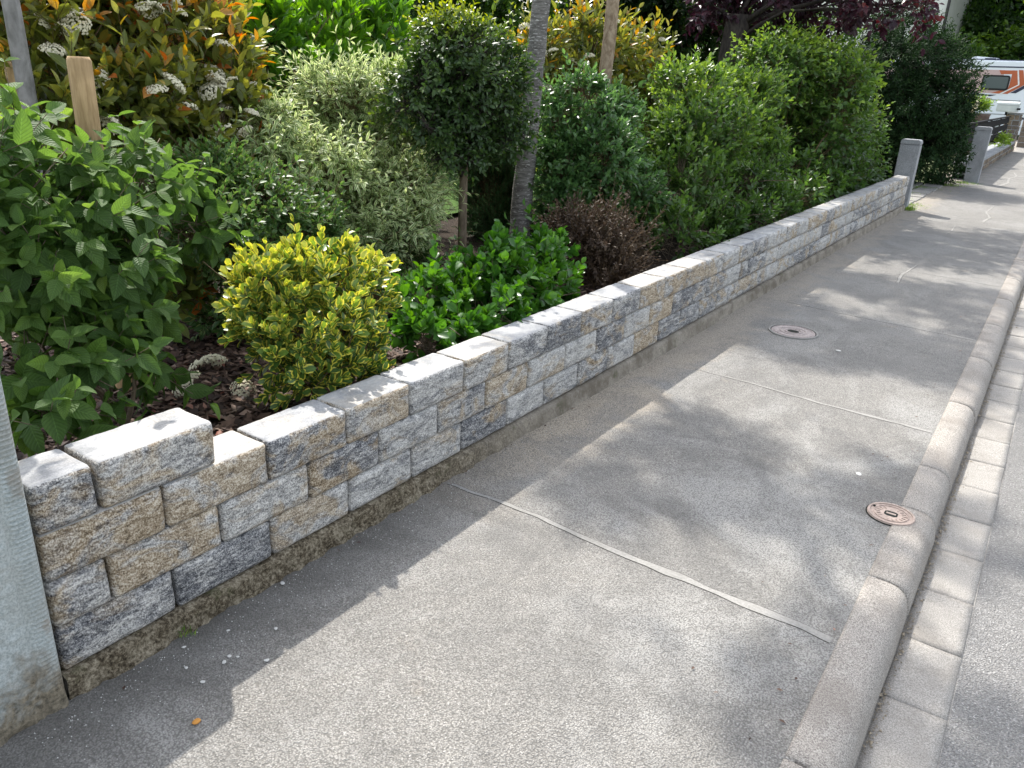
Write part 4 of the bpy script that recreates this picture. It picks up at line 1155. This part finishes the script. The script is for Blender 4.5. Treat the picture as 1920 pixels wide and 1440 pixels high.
shrub('dwarf_conifer', 'dark needled dwarf conifer between the clipped tree stem and the ringed trunk', 'conifer', (-1.9, 5.2, .36), BL['pine'], M['l_con'], T_needle,
      2400, 26, (.04, .06), (.12, .2), (20, 55), 0, 1.2, .4, opposite=False, tintf=lambda T, sr, lump, RR, P: np.clip(.5 + .3 * lump + .3 * T, 0, 1), bases=[(-1.9, 5.2, .36)], stem_r=.015, spread=.05)
shrub('rear_shrub', 'green shrubs crowded behind the plum trunk at the far side of the garden', 'bush', (-3, 13.4, 0), BL['back_g'], M['l_tree'], T_leaf4,
      5200, 7, (.06, .10), (.1, .25), (20, 60), .1, .4, .5, tintf=t_g2, bases=[(-3, 13.4, 0), (-2, 13.2, 0)], stem_r=.02, zmin=.05)

for (x, y, s_) in ((-.99, 1.91, 1.25), (-.86, 1.72, 1.1), (-.66, 1.84, .8)):
    o = bpy.data.objects.new('fallen_flower_head', FM[int(s_ * 10) % 4]); COL.objects.link(o)
    o.location = (x, y, soil_z(x, y) + .035); o.scale = (s_, s_, s_); o.rotation_euler = (.5, .6, x * 9)
    tag(o, {1.25: 'largest wilted cream flower head lying on the bark mulch left of the golden shrub', 1.1: 'middle sized wilted flower head on the mulch nearest the viburnum', .8: 'smallest wilted flower head on the mulch nearest the wall'}[s_], 'flower head', 'wilted flower heads lying on the mulch')

# ------------------------------------------------------------------ trees
def crown(parent, blobs, n_sh, per, mat, tm, size, L, up=.2, droop=.1, shell=.45, tintf=None, ang=(25, 65), name='foliage', xmax=99):
    p, d, ln, rr, k = shoots(blobs, n_sh, shell, up, 1.0, .5, L, -1, xmax)
    P, A, Nn, S, T = leaves_on(p, d, ln, per, ang, True, droop, .2, size)
    lump = np.tile(fbm(p, 1.2, 2, 31), per); sr = np.tile(rng.uniform(0, 1, len(p)), per)
    tint = tintf(T, sr, lump, None, P) if tintf else np.clip(.45 + .35 * lump + .2 * (sr - .5) + rng.normal(size=len(P)) * .1, 0, 1)
    b = np.array(parent.location)
    o = bake('crown', tm, P - b, frames(A, Nn), S, tint, mat, parent)
    return o
def limbs(parent, start, blobs, r0, mat, name='branches'):
    A = Acc(); b = Vector(parent.location)
    for i, bl in enumerate(blobs):
        s = Vector(start[i % len(start)]); e = Vector(bl[:3])
        m_ = s.lerp(e, .5) + Vector((random.uniform(-.1, .1), random.uniform(-.1, .1), .1)) * (e - s).length
        A.tube([s - b, s.lerp(m_, .5) - b + Vector((0, 0, .03)), m_ - b, m_.lerp(e, .6) - b, e - b], [r0, r0 * .8, r0 * .6, r0 * .4, r0 * .15], 7, rough=.15, seed=i)
        for j in range(6):
            q = m_.lerp(e, random.random()); f = e + Vector((random.gauss(0, .55) * bl[3], random.gauss(0, .55) * bl[3], random.gauss(0, .5) * bl[4]))
            A.tube([q - b, q.lerp(f, .5) + Vector((0, 0, .04)) - b, f - b], [r0 * .35, r0 * .22, r0 * .06], 5)
    return A.build(name, mat, parent, smooth=True)

# ringed grey trunk (cherry)
tr = empty('ringed_bark_tree', (-1.36, 4.84, .33)); tag(tr, 'grey tree trunk with pale horizontal rings leaning slightly right behind the low green shrub', 'tree')
pts = [(0, 0, -.15), (0, 0, .1), (.005, .02, .5), (.012, .045, .95), (.02, .07, 1.4), (.03, .09, 1.8), (.04, .11, 2.3), (.02, .12, 3.1), (-.05, .13, 3.9)]
A = Acc(); P2 = []; r2 = []
for i in range(len(pts) - 1):
    for k in range(8):
        t = k / 8; P2.append(Vector(pts[i]).lerp(Vector(pts[i + 1]), t)); 
for i, q in enumerate(P2): r2.append(.080 - .030 * min(1, q.z / 2.6) - .022 * max(0, min(1, (q.z - 2.2) / 1)) + (.018 * max(0, 1 - (q.z + .1) / .3)))
A.tube(P2, r2, 20, rough=.09); A.build('trunk', M['bark_cherry'], tr, smooth=True)
cb = [(-2.7, 5.5, 5.3, .40, .30), (-2.25, 5.75, 5.5, .36, .28), (-1.9, 4.9, 5.9, .45, .35), (-3.1, 5.3, 5.6, .28, .22), (-2.9, 5.05, 6.6, .22, .2), (-2.1, 6.3, 5.8, .3, .25), (-2.85, 6.05, 5.4, .3, .22)]  # unseen clumps placed for pavement shade, the last added to cover the trunk's shadow
limbs(tr, [(-1.41, 4.97, 4.0)], cb, .045, M['bark_cherry'])
crown(tr, cb, 1000, 8, M['l_tree'], T_leaf4, (.06, .10), (.1, .3))

# flaky brown trunk further back
tr = empty('brown_trunk_tree', (-1.75, 6.66, .34)); tag(tr, 'brown flaky tree trunk standing just before the second photinia', 'tree')
A = Acc(); A.tube([(0, 0, -.1), (.01, 0, .5), (-.01, .03, 1.0), (.02, .02, 1.6), (.03, .0, 2.3), (.0, .05, 3.4)], [.075, .066, .06, .058, .052, .045], 14, rough=.12); A.build('trunk', M['bark_flaky'], tr, smooth=True)
cb = [(-3.0, 8.1, 5.6, .55, .4), (-3.3, 8.7, 5.9, .5, .4), (-2.5, 8.5, 5.8, .5, .4), (-2.2, 8.0, 5.4, .35, .3), (-3.9, 8.2, 5.8, .4, .3), (-3.0, 10.2, 6.0, .6, .4), (-3.7, 10.4, 6.1, .45, .35), (-2.4, 10.5, 5.9, .45, .35), (-1.9, 9.2, 5.6, .35, .3)]  # out-of-view clumps positioned by where their shade lands on the pavement
limbs(tr, [(-1.75, 6.71, 3.7)], cb, .04, M['bark_flaky'])
crown(tr, cb, 2600, 8, M['l_tree'], T_leaf4, (.06, .10), (.1, .3))

# young tree with two stakes at far left
tr = empty('young_tree', (-1.7, 1.62, .34)); tag(tr, 'grey young tree stem at the far left edge before the photinia', 'tree')
A = Acc(); A.tube([(0, .08, -.1), (0, .08, .5), (.0, .075, 1.0), (.0, .07, 1.4), (-.01, .06, 1.8), (-.03, .05, 2.6)], [.04, .037, .035, .033, .031, .025], 12, rough=.1); A.build('trunk', M['bark_grey'], tr, smooth=True)
cb = [(-1.7, 1.5, 3.3, .45, .4), (-1.9, 1.8, 3.7, .45, .4)]
limbs(tr, [(-1.72, 1.57, 2.9)], cb, .02, M['bark_grey']); crown(tr, cb, 160, 7, M['l_tree'], T_leaf4, (.05, .09), (.1, .3))
def stake(x, y, z0, z1, r, lean, label):
    s = empty('wooden_stake', (x, y, z0)); tag(s, label, 'stake')
    A = Acc()
    H = z1 - z0; n_ = 8
    A.tube([(lean[0] * t, lean[1] * t, H * t - .2 * (1 - t)) for t in [k / n_ for k in range(n_)]] + [(lean[0] * .995, lean[1] * .995, H * .99), (lean[0], lean[1], H)], [r] * n_ + [r, r * .86], 20, rough=.03)
    A.build('post', M['stake'], s, smooth=True)
    return s
stake(-1.08, 1.59, .33, 1.585, .040, (0, 0), 'thick round pale wooden stake with a sawn top standing behind the viburnum')
stake(-1.88, 1.76, .33, 1.55, .05, (0, 0), 'pale wooden stake half hidden behind the grey young tree stem')

# purple plum
tr = empty('plum_tree', (-2.2, 11.0, .36)); tag(tr, 'purple leaved plum tree with a dark trunk overhanging the top of the garden', 'tree')
A = Acc(); A.tube([(0, 0, -.15), (.0, 0, .4), (.01, 0, 1.0), (-.01, .03, 1.6), (.02, .0, 2.1)], [.24, .2, .18, .17, .15], 14, rough=.2); A.build('trunk', M['bark_dark'], tr, smooth=True)
cb = [(a, b, c + .02, d * .9, e * .85) for a, b, c, d, e in BL['plum']] + [(-1.8, 11.2, 3.8, .8, .4), (-3.0, 12.6, 4.6, 1.0, .5), (-1.6, 13.4, 4.9, 1.0, .5), (-.8, 12.9, 4.4, .7, .4)]
limbs(tr, [(-2.18, 11.0, 2.3), (-2.2, 11.0, 2.1)], cb, .035, M['bark_dark'])
def t_plum(T, sr, lump, RR, P):
    red = ((P[:, 0] > -1.0) & (P[:, 2] < 2.9)) * .25
    return np.clip(.35 + .35 * lump + .25 * (sr - .5) + red * (sr > .5) + rng.normal(size=len(T)) * .12 + (sr > .93) * .3, 0, 1)
crown(tr, cb, 3000, 7, M['l_plum'], T_leaf4, (.075, .12), (.12, .30), tintf=t_plum, droop=.2)

# trees beyond: dense dark crowns closing the view
def tree(label, x, y, h, rad, mat, n=1600, size=(.10, .20), trunk=.18, z0=-.16, low=.15, seed=0, cat='tree', gt=t_dk, name='background_tree'):
    t = empty(name, (x, y, z0)); tag(t, label, cat, 'trees beyond the garden')
    r = random.Random(seed)
    blobs = []
    for i in range(12):
        a = r.uniform(0, 6.28); q = r.uniform(.1, .75) * rad; zz = z0 + h * (low + (1 - low) * r.uniform(.05, .9))
        wq = 1 - .35 * abs((zz - z0) / h - .5) * 2
        blobs.append((x + q * math.cos(a) * wq, y + q * math.sin(a) * wq, zz, rad * r.uniform(.32, .5), h * r.uniform(.10, .17)))
    A = Acc(); A.tube([(0, 0, 0), (.05, 0, h * .3), (-.05, .05, h * .6), (0, 0, h * .85)], [trunk, trunk * .8, trunk * .5, trunk * .15], 9, rough=.15); A.build('trunk', M['bark_dark'], t, smooth=True)
    limbs(t, [(x, y, z0 + h * .35), (x, y, z0 + h * .5)], blobs, trunk * .35, M['bark_dark'])
    crown(t, blobs, n, 8, mat, T_small if size[1] > .15 else T_leaf4, size, (size[1] * 1.2, size[1] * 3), tintf=gt, shell=.3)
    return t
tree('dark tree behind the photinia at the top left corner', -7.4, 2.9, 3.7, 2.2, M['l_dark'], 3000, (.09, .16), seed=1, low=.02)
tree('dark tree behind the cherry laurel', -7.2, 7.0, 3.9, 2.3, M['l_dark'], 3400, (.09, .16), seed=2, low=.02)
tree('dark tree behind the clipped tree crown', -5.6, 9.8, 3.9, 2.0, M['l_tree'], 3400, (.08, .14), seed=3, low=.02, gt=t_dk)
tree('dark tree behind the brown flaky trunk', -4.8, 12.6, 4.3, 2.0, M['l_dark'], 3400, (.08, .15), seed=4, low=.02)
tree('green tree far behind the plum trunk', -7.5, 19.5, 7.0, 3.2, M['l_tree'], 3200, (.12, .22), seed=5, low=.02)
tree('dark tree filling the gap far behind the clipped tree', -12.5, 16.0, 8.0, 4.0, M['l_dark'], 3200, (.16, .28), seed=6, low=.02)
tree('dark tree filling the far left background', -13.5, 7.5, 8.0, 4.2, M['l_dark'], 3200, (.16, .28), seed=7, low=.02)
tree('bright green tree above the motorhome roof', 1.0, 50.0, 13.0, 5.2, M['l_tree'], 9000, (.30, .50), seed=8, low=.04, trunk=.3, gt=t_g2)
tree('green tree right of the pale gable', -5.8, 55.0, 13.0, 5.0, M['l_tree'], 7000, (.3, .5), seed=9, low=.04, trunk=.3)
tree('tall tree at the far right edge of the street', 7.5, 46.0, 13.0, 5.0, M['l_tree'], 7000, (.3, .5), seed=10, low=.04, trunk=.3)
tree('darker green tree behind the bright one above the motorhome', -1.5, 62.0, 16.0, 7.0, M['l_dark'], 9000, (.4, .65), seed=18, low=.02, trunk=.3)
tree('dark green tree closing the end of the road', 9.5, 64.0, 16.0, 7.0, M['l_dark'], 8000, (.4, .65), seed=19, low=.02, trunk=.3)
tree('green bush at the foot of the pale gable', -4.9, 43.5, 4.0, 2.4, M['l_tree'], 2600, (.16, .3), seed=11, low=.0, trunk=.1, gt=t_g2)

# overhanging twig tips with bright leaves at the upper right
t = empty('street_tree', (3.6, 27.0, -.11)); tag(t, 'leafy street tree whose bright low branch hangs in at the upper right corner', 'tree', 'trees beyond the garden')
A = Acc(); A.tube([(0, 0, 0), (.03, 0, 1.5), (0, .05, 3.0), (-.1, 0, 4.5)], [.16, .14, .12, .08], 10, rough=.12); A.build('trunk', M['bark_grey'], t, smooth=True)
cb = [(.3, 26.0, 4.15, .55, .4), (.9, 26.3, 4.6, .8, .5), (2.2, 26.6, 4.9, 1.2, .7), (3.6, 27, 5.3, 1.5, .9), (5, 27.3, 5.0, 1.3, .8)]
limbs(t, [(3.58, 27, 3.6)], cb, .07, M['bark_grey']); crown(t, cb, 1500, 8, M['l_tree'], T_leaf4, (.09, .15), (.15, .4), tintf=lambda T, sr, lump, RR, P: np.clip(.7 + .3 * lump, 0, 1), droop=.5)

# ------------------------------------------------------------------ concrete posts
def post(x0, x1, y0, y1, h, label, taper=0.0, name='concrete_post', foot=0):
    cx, cy = (x0 + x1) / 2, (y0 + y1) / 2
    o = empty(name, (cx, cy, 0)); tag(o, label, 'post')
    hx, hy = (x1 - x0) / 2, (y1 - y0) / 2
    A = Acc()
    V = [(-hx * (1 - taper), -hy, -.1), (hx * (1 - taper), -hy, -.1), (hx * (1 - taper), hy, -.1), (-hx * (1 - taper), hy, -.1), (-hx, -hy, h - .07), (hx, -hy, h - .07), (hx, hy, h - .07), (-hx, hy, h - .07)]
    A.add(V, [(0, 3, 2, 1), (4, 5, 6, 7), (0, 1, 5, 4), (1, 2, 6, 5), (2, 3, 7, 6), (3, 0, 4, 7)])
    A.build('shaft', M['post'], o, bevel=.008)
    A = Acc(); e = .0025
    A.prism([(-hx - e, h - .066), (hx + e, h - .066), (hx + e, h - .022), (hx * .84, h), (-hx * .84, h), (-hx - e, h - .022)], 'y', -hy - e, hy + e)
    A.build('cap', M['post'], o, bevel=.006)
    return o
post(-.225, .035, 12.95, 13.16, .985, 'grey concrete post with a chamfered cap closing the far end of the stone wall')
p2 = post(.17, .45, 18.45, 18.7, 1.06, 'weathered grey concrete post by the neighbouring low wall behind the yew', .08)

# path entrance flagstones with moss
fl = empty('flagstone_path', (-.45, 15.0, 0)); tag(fl, 'mossy flagstones at the path entrance between the two concrete posts', 'path')
for i in range(4):
    for j in range(6):
        x0 = -1.05 + i * .36; y0 = 13.5 + j * .62 + (i % 2) * .2
        if x0 + .33 > .30 - (17 - y0) * .02: continue
        A = Acc(); q = [(x0 + random.uniform(0, .03), y0 + random.uniform(0, .04)), (x0 + .33 - random.uniform(0, .03), y0 + random.uniform(0, .04)), (x0 + .33 - random.uniform(0, .03), y0 + .58 - random.uniform(0, .04)), (x0 + random.uniform(0, .03), y0 + .58 - random.uniform(0, .04))]
        A.prism(q, 'z', -.02, .016 + random.uniform(0, .006)); o = A.build('flagstone', M['filler'], fl, bevel=.004, seg=1); o.location = (.45, -15.0, 0)
# moss and grass tufts
def tufts(name, label, pts, n, h, mat, spread=.12):
    P = []; A_ = []
    c = np.array(pts)[rng.integers(len(pts), size=n)]
    P = c + np.stack([rng.normal(size=n) * spread, rng.normal(size=n) * spread, np.zeros(n)], 1)
    A_ = unit(np.stack([rng.normal(size=n) * .5, rng.normal(size=n) * .5, np.ones(n)], 1))
    root = empty(name, tuple(pts[0])); tag(root, label, 'weeds', kind='stuff')
    o = bake('blades', T_needle, P - np.array(pts[0]), frames(A_, unit(rng.normal(size=(n, 3)))), rng.uniform(h * .5, h, n), rng.uniform(.4, 1, n), mat, root)
    return o
tufts('moss', 'mossy green weeds growing in the joints of the flagstone path', [(-.05, 13.6, .0), (-.3, 14.3, 0), (-.35, 15.2, 0), (-.25, 16.4, 0), (.05, 17.4, 0), (.2, 18.2, 0), (-.5, 15.8, 0)], 2600, .045, M['l_g2'], .13)
tufts('weeds', 'small weeds at the foot of the concrete post at the wall end', [(.05, 12.98, 0), (.07, 13.05, 0)], 220, .08, M['l_g2'], .04)
tufts('weeds', 'tiny grass tuft growing out of the wall foundation at the near end', [(.035, 1.06, .005)], 26, .035, M['l_g2'], .012)

# neighbouring low stone wall with coping, dark board fence, pillar, letter box
nw = empty('neighbour_wall', (.12, 24.8, 0)); tag(nw, 'low brown stone wall with a grey slab coping beyond the second concrete post', 'wall')
stone_m = [concrete_mat('rubble_a', (.10, .08, .065), (.20, .165, .13), (.07, .055, .045), 60, True), concrete_mat('rubble_b', (.16, .125, .09), (.30, .24, .18), (.10, .075, .05), 60, True)]
def rubble(parent, x0, x1, y0, y1, z0, z1, axis='y', L=.3, H=.11, seed=1):
    r = random.Random(seed); b = parent.location
    z = z0
    while z < z1 - .02:
        h = min(z1 - z, H * r.uniform(.8, 1.2)); u = y0 if axis == 'y' else x0; u1 = y1 if axis == 'y' else x1
        while u < u1 - .02:
            l = min(u1 - u, L * r.uniform(.6, 1.4)); A = Acc(); j = r.uniform(-.008, .010); g = .006
            if axis == 'y': A.box((x0 + .01, u + g, z + g), (x1 + j, u + l - g, z + h - g))
            else: A.box((u + g, y0 - j, z + g), (u + l - g, y1 - .01, z + h - g))
            o = A.build('stone', r.choice(stone_m), parent, bevel=.014, seg=1); o.location = (-b[0], -b[1], -b[2])
            u += l
        z += h
    A = Acc(); A.box((x0 + .014, y0 + .006, z0), (x1 - .012, y1 - .006, z1 - .005)) if axis == 'y' else A.box((x0 + .006, y0 + .012, z0), (x1 - .006, y1 - .014, z1 - .005))
    o = A.build('mortar_core', M['post'], parent); o.location = (-b[0], -b[1], -b[2])
rubble(nw, -.1, .22, 18.9, 30.4, 0, .27, 'y', .38, .13, 3)
for i in range(12):
    y0 = 18.86 + i * .965
    A = Acc(); A.box((-.14, y0, .272), (.27, y0 + .957, .33)); o = A.build('coping_slab', M['post'], nw, bevel=.008); o.location = (-.12, -24.8, 0)
fe = empty('board_fence', (-.05, 24.8, .33)); tag(fe, 'black horizontal board fence standing on the low stone wall', 'fence')
M['blackwood'] = plain('black_stained_wood', (.014, .014, .016), .8, .1)
for k in range(3):
    A = Acc(); z = .50 + k * .19; A.box((-.015, 18.95, z), (.015, 30.3, z + .155)); o = A.build('board', M['blackwood'], fe, bevel=.004, seg=1); o.location = (0, -24.8, -.33)
A = Acc(); A.box((-.04, 18.93, 1.055), (.04, 30.32, 1.085)); o = A.build('top_rail', M['blackwood'], fe, bevel=.004, seg=1); o.location = (0, -24.8, -.33)
for y in (19.1, 22.0, 24.9, 27.8, 30.1):
    A = Acc(); A.box((-.058, y - .03, .33), (-.017, y + .03, 1.05)); o = A.build('fence_post', M['blackwood'], fe); o.location = (0, -24.8, -.33)
pl = empty('stone_pillar', (.02, 30.75, 0)); tag(pl, 'square rubble stone pillar at the end of the black fence', 'pillar')
rubble(pl, -.18, .26, 30.5, 31.0, 0, 1.14, 'y', .22, .14, 6)
rubble(pl, -.18, .25, 30.49, 30.98, 0, 1.14, 'x', .22, .14, 16)
A = Acc(); A.box((-.21, 30.45, 1.145), (.30, 31.05, 1.19)); o = A.build('cap', M['post'], pl, bevel=.01); o.location = (-.02, -30.75, 0)
mb = empty('letter_box', (.0, 30.3, 1.1)); tag(mb, 'pale grey letter box with a rounded lid above the fence end', 'letter box')
M['paint'] = plain('pale_grey_paint', (.55, .58, .56), .4, .5, 0, .05)
A = Acc(); A.box((-.46, -.16, .10), (.14, .16, .30)); A.build('box', M['paint'], mb, bevel=.02)
A = Acc(); A.prism([(-.17, .305), (.17, .305), (.16, .36), (.08, .41), (-.08, .41), (-.16, .36)], 'x', -.47, .15); A.build('lid', M['paint'], mb, bevel=.01)
A = Acc(); A.box((-.2, -.03, .0), (-.14, .03, .10)); A.build('foot', M['blackwood'], mb)
A = Acc(); A.tube([(.10, -.2, .2), (.20, -.2, .2)], [.03, .03], 10); A.build('newspaper_tube', M['blackwood'], mb)
fw = empty('rubble_wall', (.5, 34.3, 0)); tag(fw, 'sunlit tan rubble wall behind the pillar at the right edge', 'wall')
rubble(fw, .15, 2.6, 34.0, 34.5, 0, 1.1, 'x', .42, .18, 9)

# planter with white plumes
plt = empty('planter', (-.42, 24.0, 0)); tag(plt, 'round brown planter with grassy plants behind the black fence', 'planter')
M['terr'] = plain('brown_planter', (.13, .09, .07), .8)
A = Acc(); A.tube([(0, 0, 0), (0, 0, .3), (0, 0, .75), (0, 0, 1.16), (0, 0, 1.2), (0, 0, 1.2), (0, 0, 1.1)], [.2, .24, .30, .34, .36, .32, .31], 20); A.build('pot', M['terr'], plt, smooth=True)
p_, d_, l_, r_, k_ = shoots([(-.42, 24.0, 1.32, .34, .13)], 420, .3, 1.2, .8, .4, (.1, .25), 0, 9)
Pq, Aq, Nq, Sq, Tq = leaves_on(p_, d_, l_, 7, (15, 50), False, 0, .1, (.06, .12))
bake('plants', T_nar, Pq - np.array((-.42, 24.0, 0)), frames(Aq, Nq), Sq, rng.uniform(.3, 1, len(Pq)), M['l_g2'], plt)
asb = empty('white_plume_plant', (-.30, 20.6, .45)); tag(asb, 'shrub with arching white flower plumes behind the second concrete post', 'plant')
A = Acc()
for i in range(26):
    a = random.uniform(0, 6.28); L = random.uniform(.35, .75); z = .45
    e = Vector((math.cos(a) * L * .42, math.sin(a) * L * .5, z + L)); s = Vector((0, 0, z))
    A.tube([Vector((0, 0, 0)), s, s.lerp(e, .5) + Vector((0, 0, .08)), e], [.01, .008, .006, .003], 4, mi=0)
    for k in range(60):
        t = .3 + .7 * k / 60; c_ = s.lerp(e, t) + Vector((0, 0, .08 * math.sin(math.pi * t))); w_ = .05 * (1.15 - t)
        q = [c_ + Vector((random.gauss(0, w_), random.gauss(0, w_), random.gauss(0, w_))) for _ in range(3)]
        A.add([tuple(v) for v in q], [(0, 1, 2)], mi=1)
A.build('plumes', [M['twig_green'], M['floret']], asb)
p_, d_, l_, r_, k_ = shoots([(-.36, 20.6, .85, .28, .2)], 240, .3, .6, 1, .4, (.1, .2), 0, 9)
Pq, Aq, Nq, Sq, Tq = leaves_on(p_, d_, l_, 7, (25, 60), True, 0, .1, (.05, .09))
bake('leaves', T_leaf4, Pq - np.array((-.30, 20.6, .45)), frames(Aq, Nq), Sq, rng.uniform(.3, 1, len(Pq)), M['l_g2'], asb)
shrub('wall_top_plant', 'small yellow green plants peeping between fence boards and coping', 'plant', (.12, 27.5, .3), [(.13, 26.5, .48, .12, .12), (.14, 28.3, .45, .12, .1)], M['l_g2'], T_leaf4,
      160, 6, (.06, .10), (.06, .12), n_single=0, tintf=lambda T, sr, lump, RR, P: np.clip(.6 + .4 * sr, 0, 1), twig=False, xmax=9, zmin=.3, stem_r=.006)

# ------------------------------------------------------------------ motorhome
mh = empty('motorhome', (-2.6, 40, -.14)); tag(mh, 'white motorhome with orange and dark side graphics parked at the end of the street', 'motorhome')
M['white'] = plain('white_coachwork', (.72, .76, .80), .28, .5, 0, .03, 2)
M['orange_p'] = plain('burnt_orange_paint', (.42, .10, .035), .35, .5, 0, .05)
M['pinkish'] = plain('faded_orange_dots', (.50, .36, .34), .4, .5, 0, .10, 30)
M['navy'] = plain('dark_navy_trim', (.02, .025, .055), .35, .5, 0, .05)
M['rubber'] = plain('black_rubber', (.015, .015, .015), .7, .3)
M['line'] = plain('white_pinstripe', (.75, .74, .72), .4)
n = N('tinted_window_glass'); M['glass'] = n.end(n.bsdf((.10, .12, .12), .12, None, .6))
X0, X1 = -5.2, 2.6    # local: mh spans world x = -7.8..0
def P_(x, z): return (x + 2.6, z + .14)
side = -0.001
A = Acc(); A.prism([P_(-6.9, .45), P_(.15, .45), P_(.15, 2.92), P_(.02, 3.02), P_(-6.6, 3.02), P_(-6.9, 2.8)], 'y', 0, 2.2); A.build('body', M['white'], mh, bevel=.05)
A = Acc(); A.prism([P_(-6.85, .20), P_(.10, .20), P_(.10, .46), P_(-6.85, .46)], 'y', .05, 2.15); A.build('skirt', M['white'], mh, bevel=.02)
A = Acc(); A.box((*P_(-4.3, 3.02)[:1], .3, 3.165), (P_(.0, 0)[0], 1.9, 3.20)); A.build('roof_edge', M['navy'], mh)
def panel(nm, pts, mat, y=-.006, th=.008):
    A = Acc(); A.prism([P_(*q) for q in pts], 'y', y, y + th); return A.build(nm, mat, mh)
panel('side_graphic', [(-6.5, 1.72), (-1.25, 1.76), (-1.25, 2.66), (-6.5, 2.62)], M['pinkish'], -.006)
panel('side_graphic', [(-1.35, 2.50), (-.93, 2.52), (-.80, 2.66), (-1.45, 2.65)], M['orange_p'], -.011)
panel('side_graphic', [(-.96, 2.12), (-.66, 2.12), (-.80, 2.66), (-.96, 2.66)], M['orange_p'], -.0112)
panel('side_graphic', [(-1.55, 1.76), (-1.25, 1.76), (-.66, 2.12), (-.96, 2.12), (-.98, 1.98)], M['orange_p'], -.0114)
panel('side_graphic', [(-1.18, 1.76), (-.95, 1.76), (-.42, 2.14), (-.60, 2.16)], M['orange_p'], -.0118)
panel('side_graphic', [(-.60, 2.14), (-.42, 2.14), (-.60, 2.68), (-.76, 2.68)], M['orange_p'], -.0121)
panel('side_graphic', [(-.86, 1.80), (-.66, 1.80), (-.19, 2.14), (-.37, 2.16)], M['navy'], -.010)
panel('side_graphic', [(-.37, 2.14), (-.19, 2.14), (-.36, 2.74), (-.54, 2.74)], M['navy'], -.0103)
panel('side_graphic', [(-6.6, 2.70), (-.58, 2.76), (-.58, 2.81), (-6.6, 2.75)], M['navy'], -.010)
panel('side_graphic', [(-6.5, 1.60), (-1.55, 1.64), (-1.32, 1.71), (-6.5, 1.67)], M['navy'], -.010)
panel('pinstripe', [(-1.24, 1.74), (-1.17, 1.74), (-.60, 2.12), (-.66, 2.13)], M['line'], -.0145, .002)
panel('pinstripe', [(-.66, 2.12), (-.61, 2.12), (-.77, 2.68), (-.81, 2.68)], M['line'], -.0149, .002)
panel('pinstripe', [(-6.5, 1.50), (-1.5, 1.55), (-1.5, 1.57), (-6.5, 1.52)], M['orange_p'], -.0145, .002)
# window
A = Acc(); r_ = .1
def rrect(x0, x1, z0, z1, r, k=4):
    o = []
    for cx, cz, a0 in ((x1 - r, z0 + r, -90), (x1 - r, z1 - r, 0), (x0 + r, z1 - r, 90), (x0 + r, z0 + r, 180)):
        for i in range(k + 1):
            a = R(a0 + 90 * i / k); o.append((cx + r * math.cos(a), cz + r * math.sin(a)))
    return o
for (a, b, c, d) in ((-1.98, -.98, 1.88, 2.46), (-5.6, -4.5, 1.88, 2.46)):
    A = Acc(); A.prism([P_(*q) for q in rrect(a, b, c, d, .10)], 'y', -.03, .0); w_ = A.build('window', M['rubber'], mh)
    A = Acc(); A.prism([P_(*q) for q in rrect(a + .06, b - .06, c + .07, d - .06, .06)], 'y', -.036, -.028); A.build('pane', M['glass'], w_)
# locker door outline
A = Acc()
for q in [((-2.2, .95), (-.45, .97)), ((-2.2, 1.50), (-.45, 1.52)), ((-2.22, .95), (-2.2, 1.5)), ((-.45, .97), (-.43, 1.52))]:
    (a, b), (c, d) = q; A.prism([P_(min(a, c) - .008, min(b, d) - .008), P_(max(a, c) + .008, min(b, d) - .008), P_(max(a, c) + .008, max(b, d) + .008), P_(min(a, c) - .008, max(b, d) + .008)], 'y', -.006, .002)
A.build('locker_seam', M['post'], mh)
A = Acc(); A.box((P_(-.55, 0)[0], -.012, .95), (P_(.12, 0)[0], .002, 1.03)); A.build('trim_strip', M['navy'], mh)
A = Acc(); A.prism([P_(-2.7, 3.03), P_(-1.75, 3.03), P_(-1.6, 3.12), P_(-2.5, 3.17)], 'y', .4, 1.3); A.build('roof_vent', M['white'], mh, bevel=.03)
A = Acc(); A.box((P_(-2.1, 0)[0], .35, 3.16), (P_(-1.7, 0)[0], .5, 3.25)); A.build('roof_rail', M['navy'], mh)
for x in (-5.6, -1.3):
    A = Acc(); cx = x + 2.6
    A.tube([(cx, .05, .34), (cx, .30, .34)], [.34, .34], 24); wq = A.build('wheel', M['rubber'], mh, smooth=False)
    A = Acc(); A.tube([(cx, .035, .34), (cx, .06, .34)], [.2, .2], 20); A.build('rim', M['paint'], wq)

# ------------------------------------------------------------------ pale house
hs = empty('house', (-9, 46, -.16)); tag(hs, 'pale rendered gable end of a house glimpsed through the plum leaves', 'house')
M['render'] = plain('pale_render', (.68, .68, .62), .85, .2, 0, .05, 2)
M['roofm'] = plain('dark_roof', (.06, .055, .055), .8, .2)
A = Acc(); A.prism([(-4, 0), (4.2, 0), (4.2, 9.6), (.2, 13.2), (-4, 9.6)], 'y', 0, 9); A.build('wall', M['render'], hs)
A = Acc(); A.prism([(4.25, 9.5), (4.65, 9.3), (4.65, 9.45), (.2, 13.45), (-4.5, 9.35), (-4.5, 9.2), (-4.05, 9.5), (.2, 13.25)], 'y', -.35, 9.3); A.build('roof', M['roofm'], hs)
A = Acc(); A.tube([(4.28, -.12, 0), (4.28, -.12, 9.5)], [.07, .07], 8); A.build('drainpipe', M['roofm'], hs)
A = Acc(); A.box((1.2, -.04, 2.2), (2.4, .01, 3.6)); wn = A.build('window', M['paint'], hs)
A = Acc(); A.box((1.28, -.055, 2.28), (2.32, -.035, 3.52)); A.build('pane', M['glass'], wn)
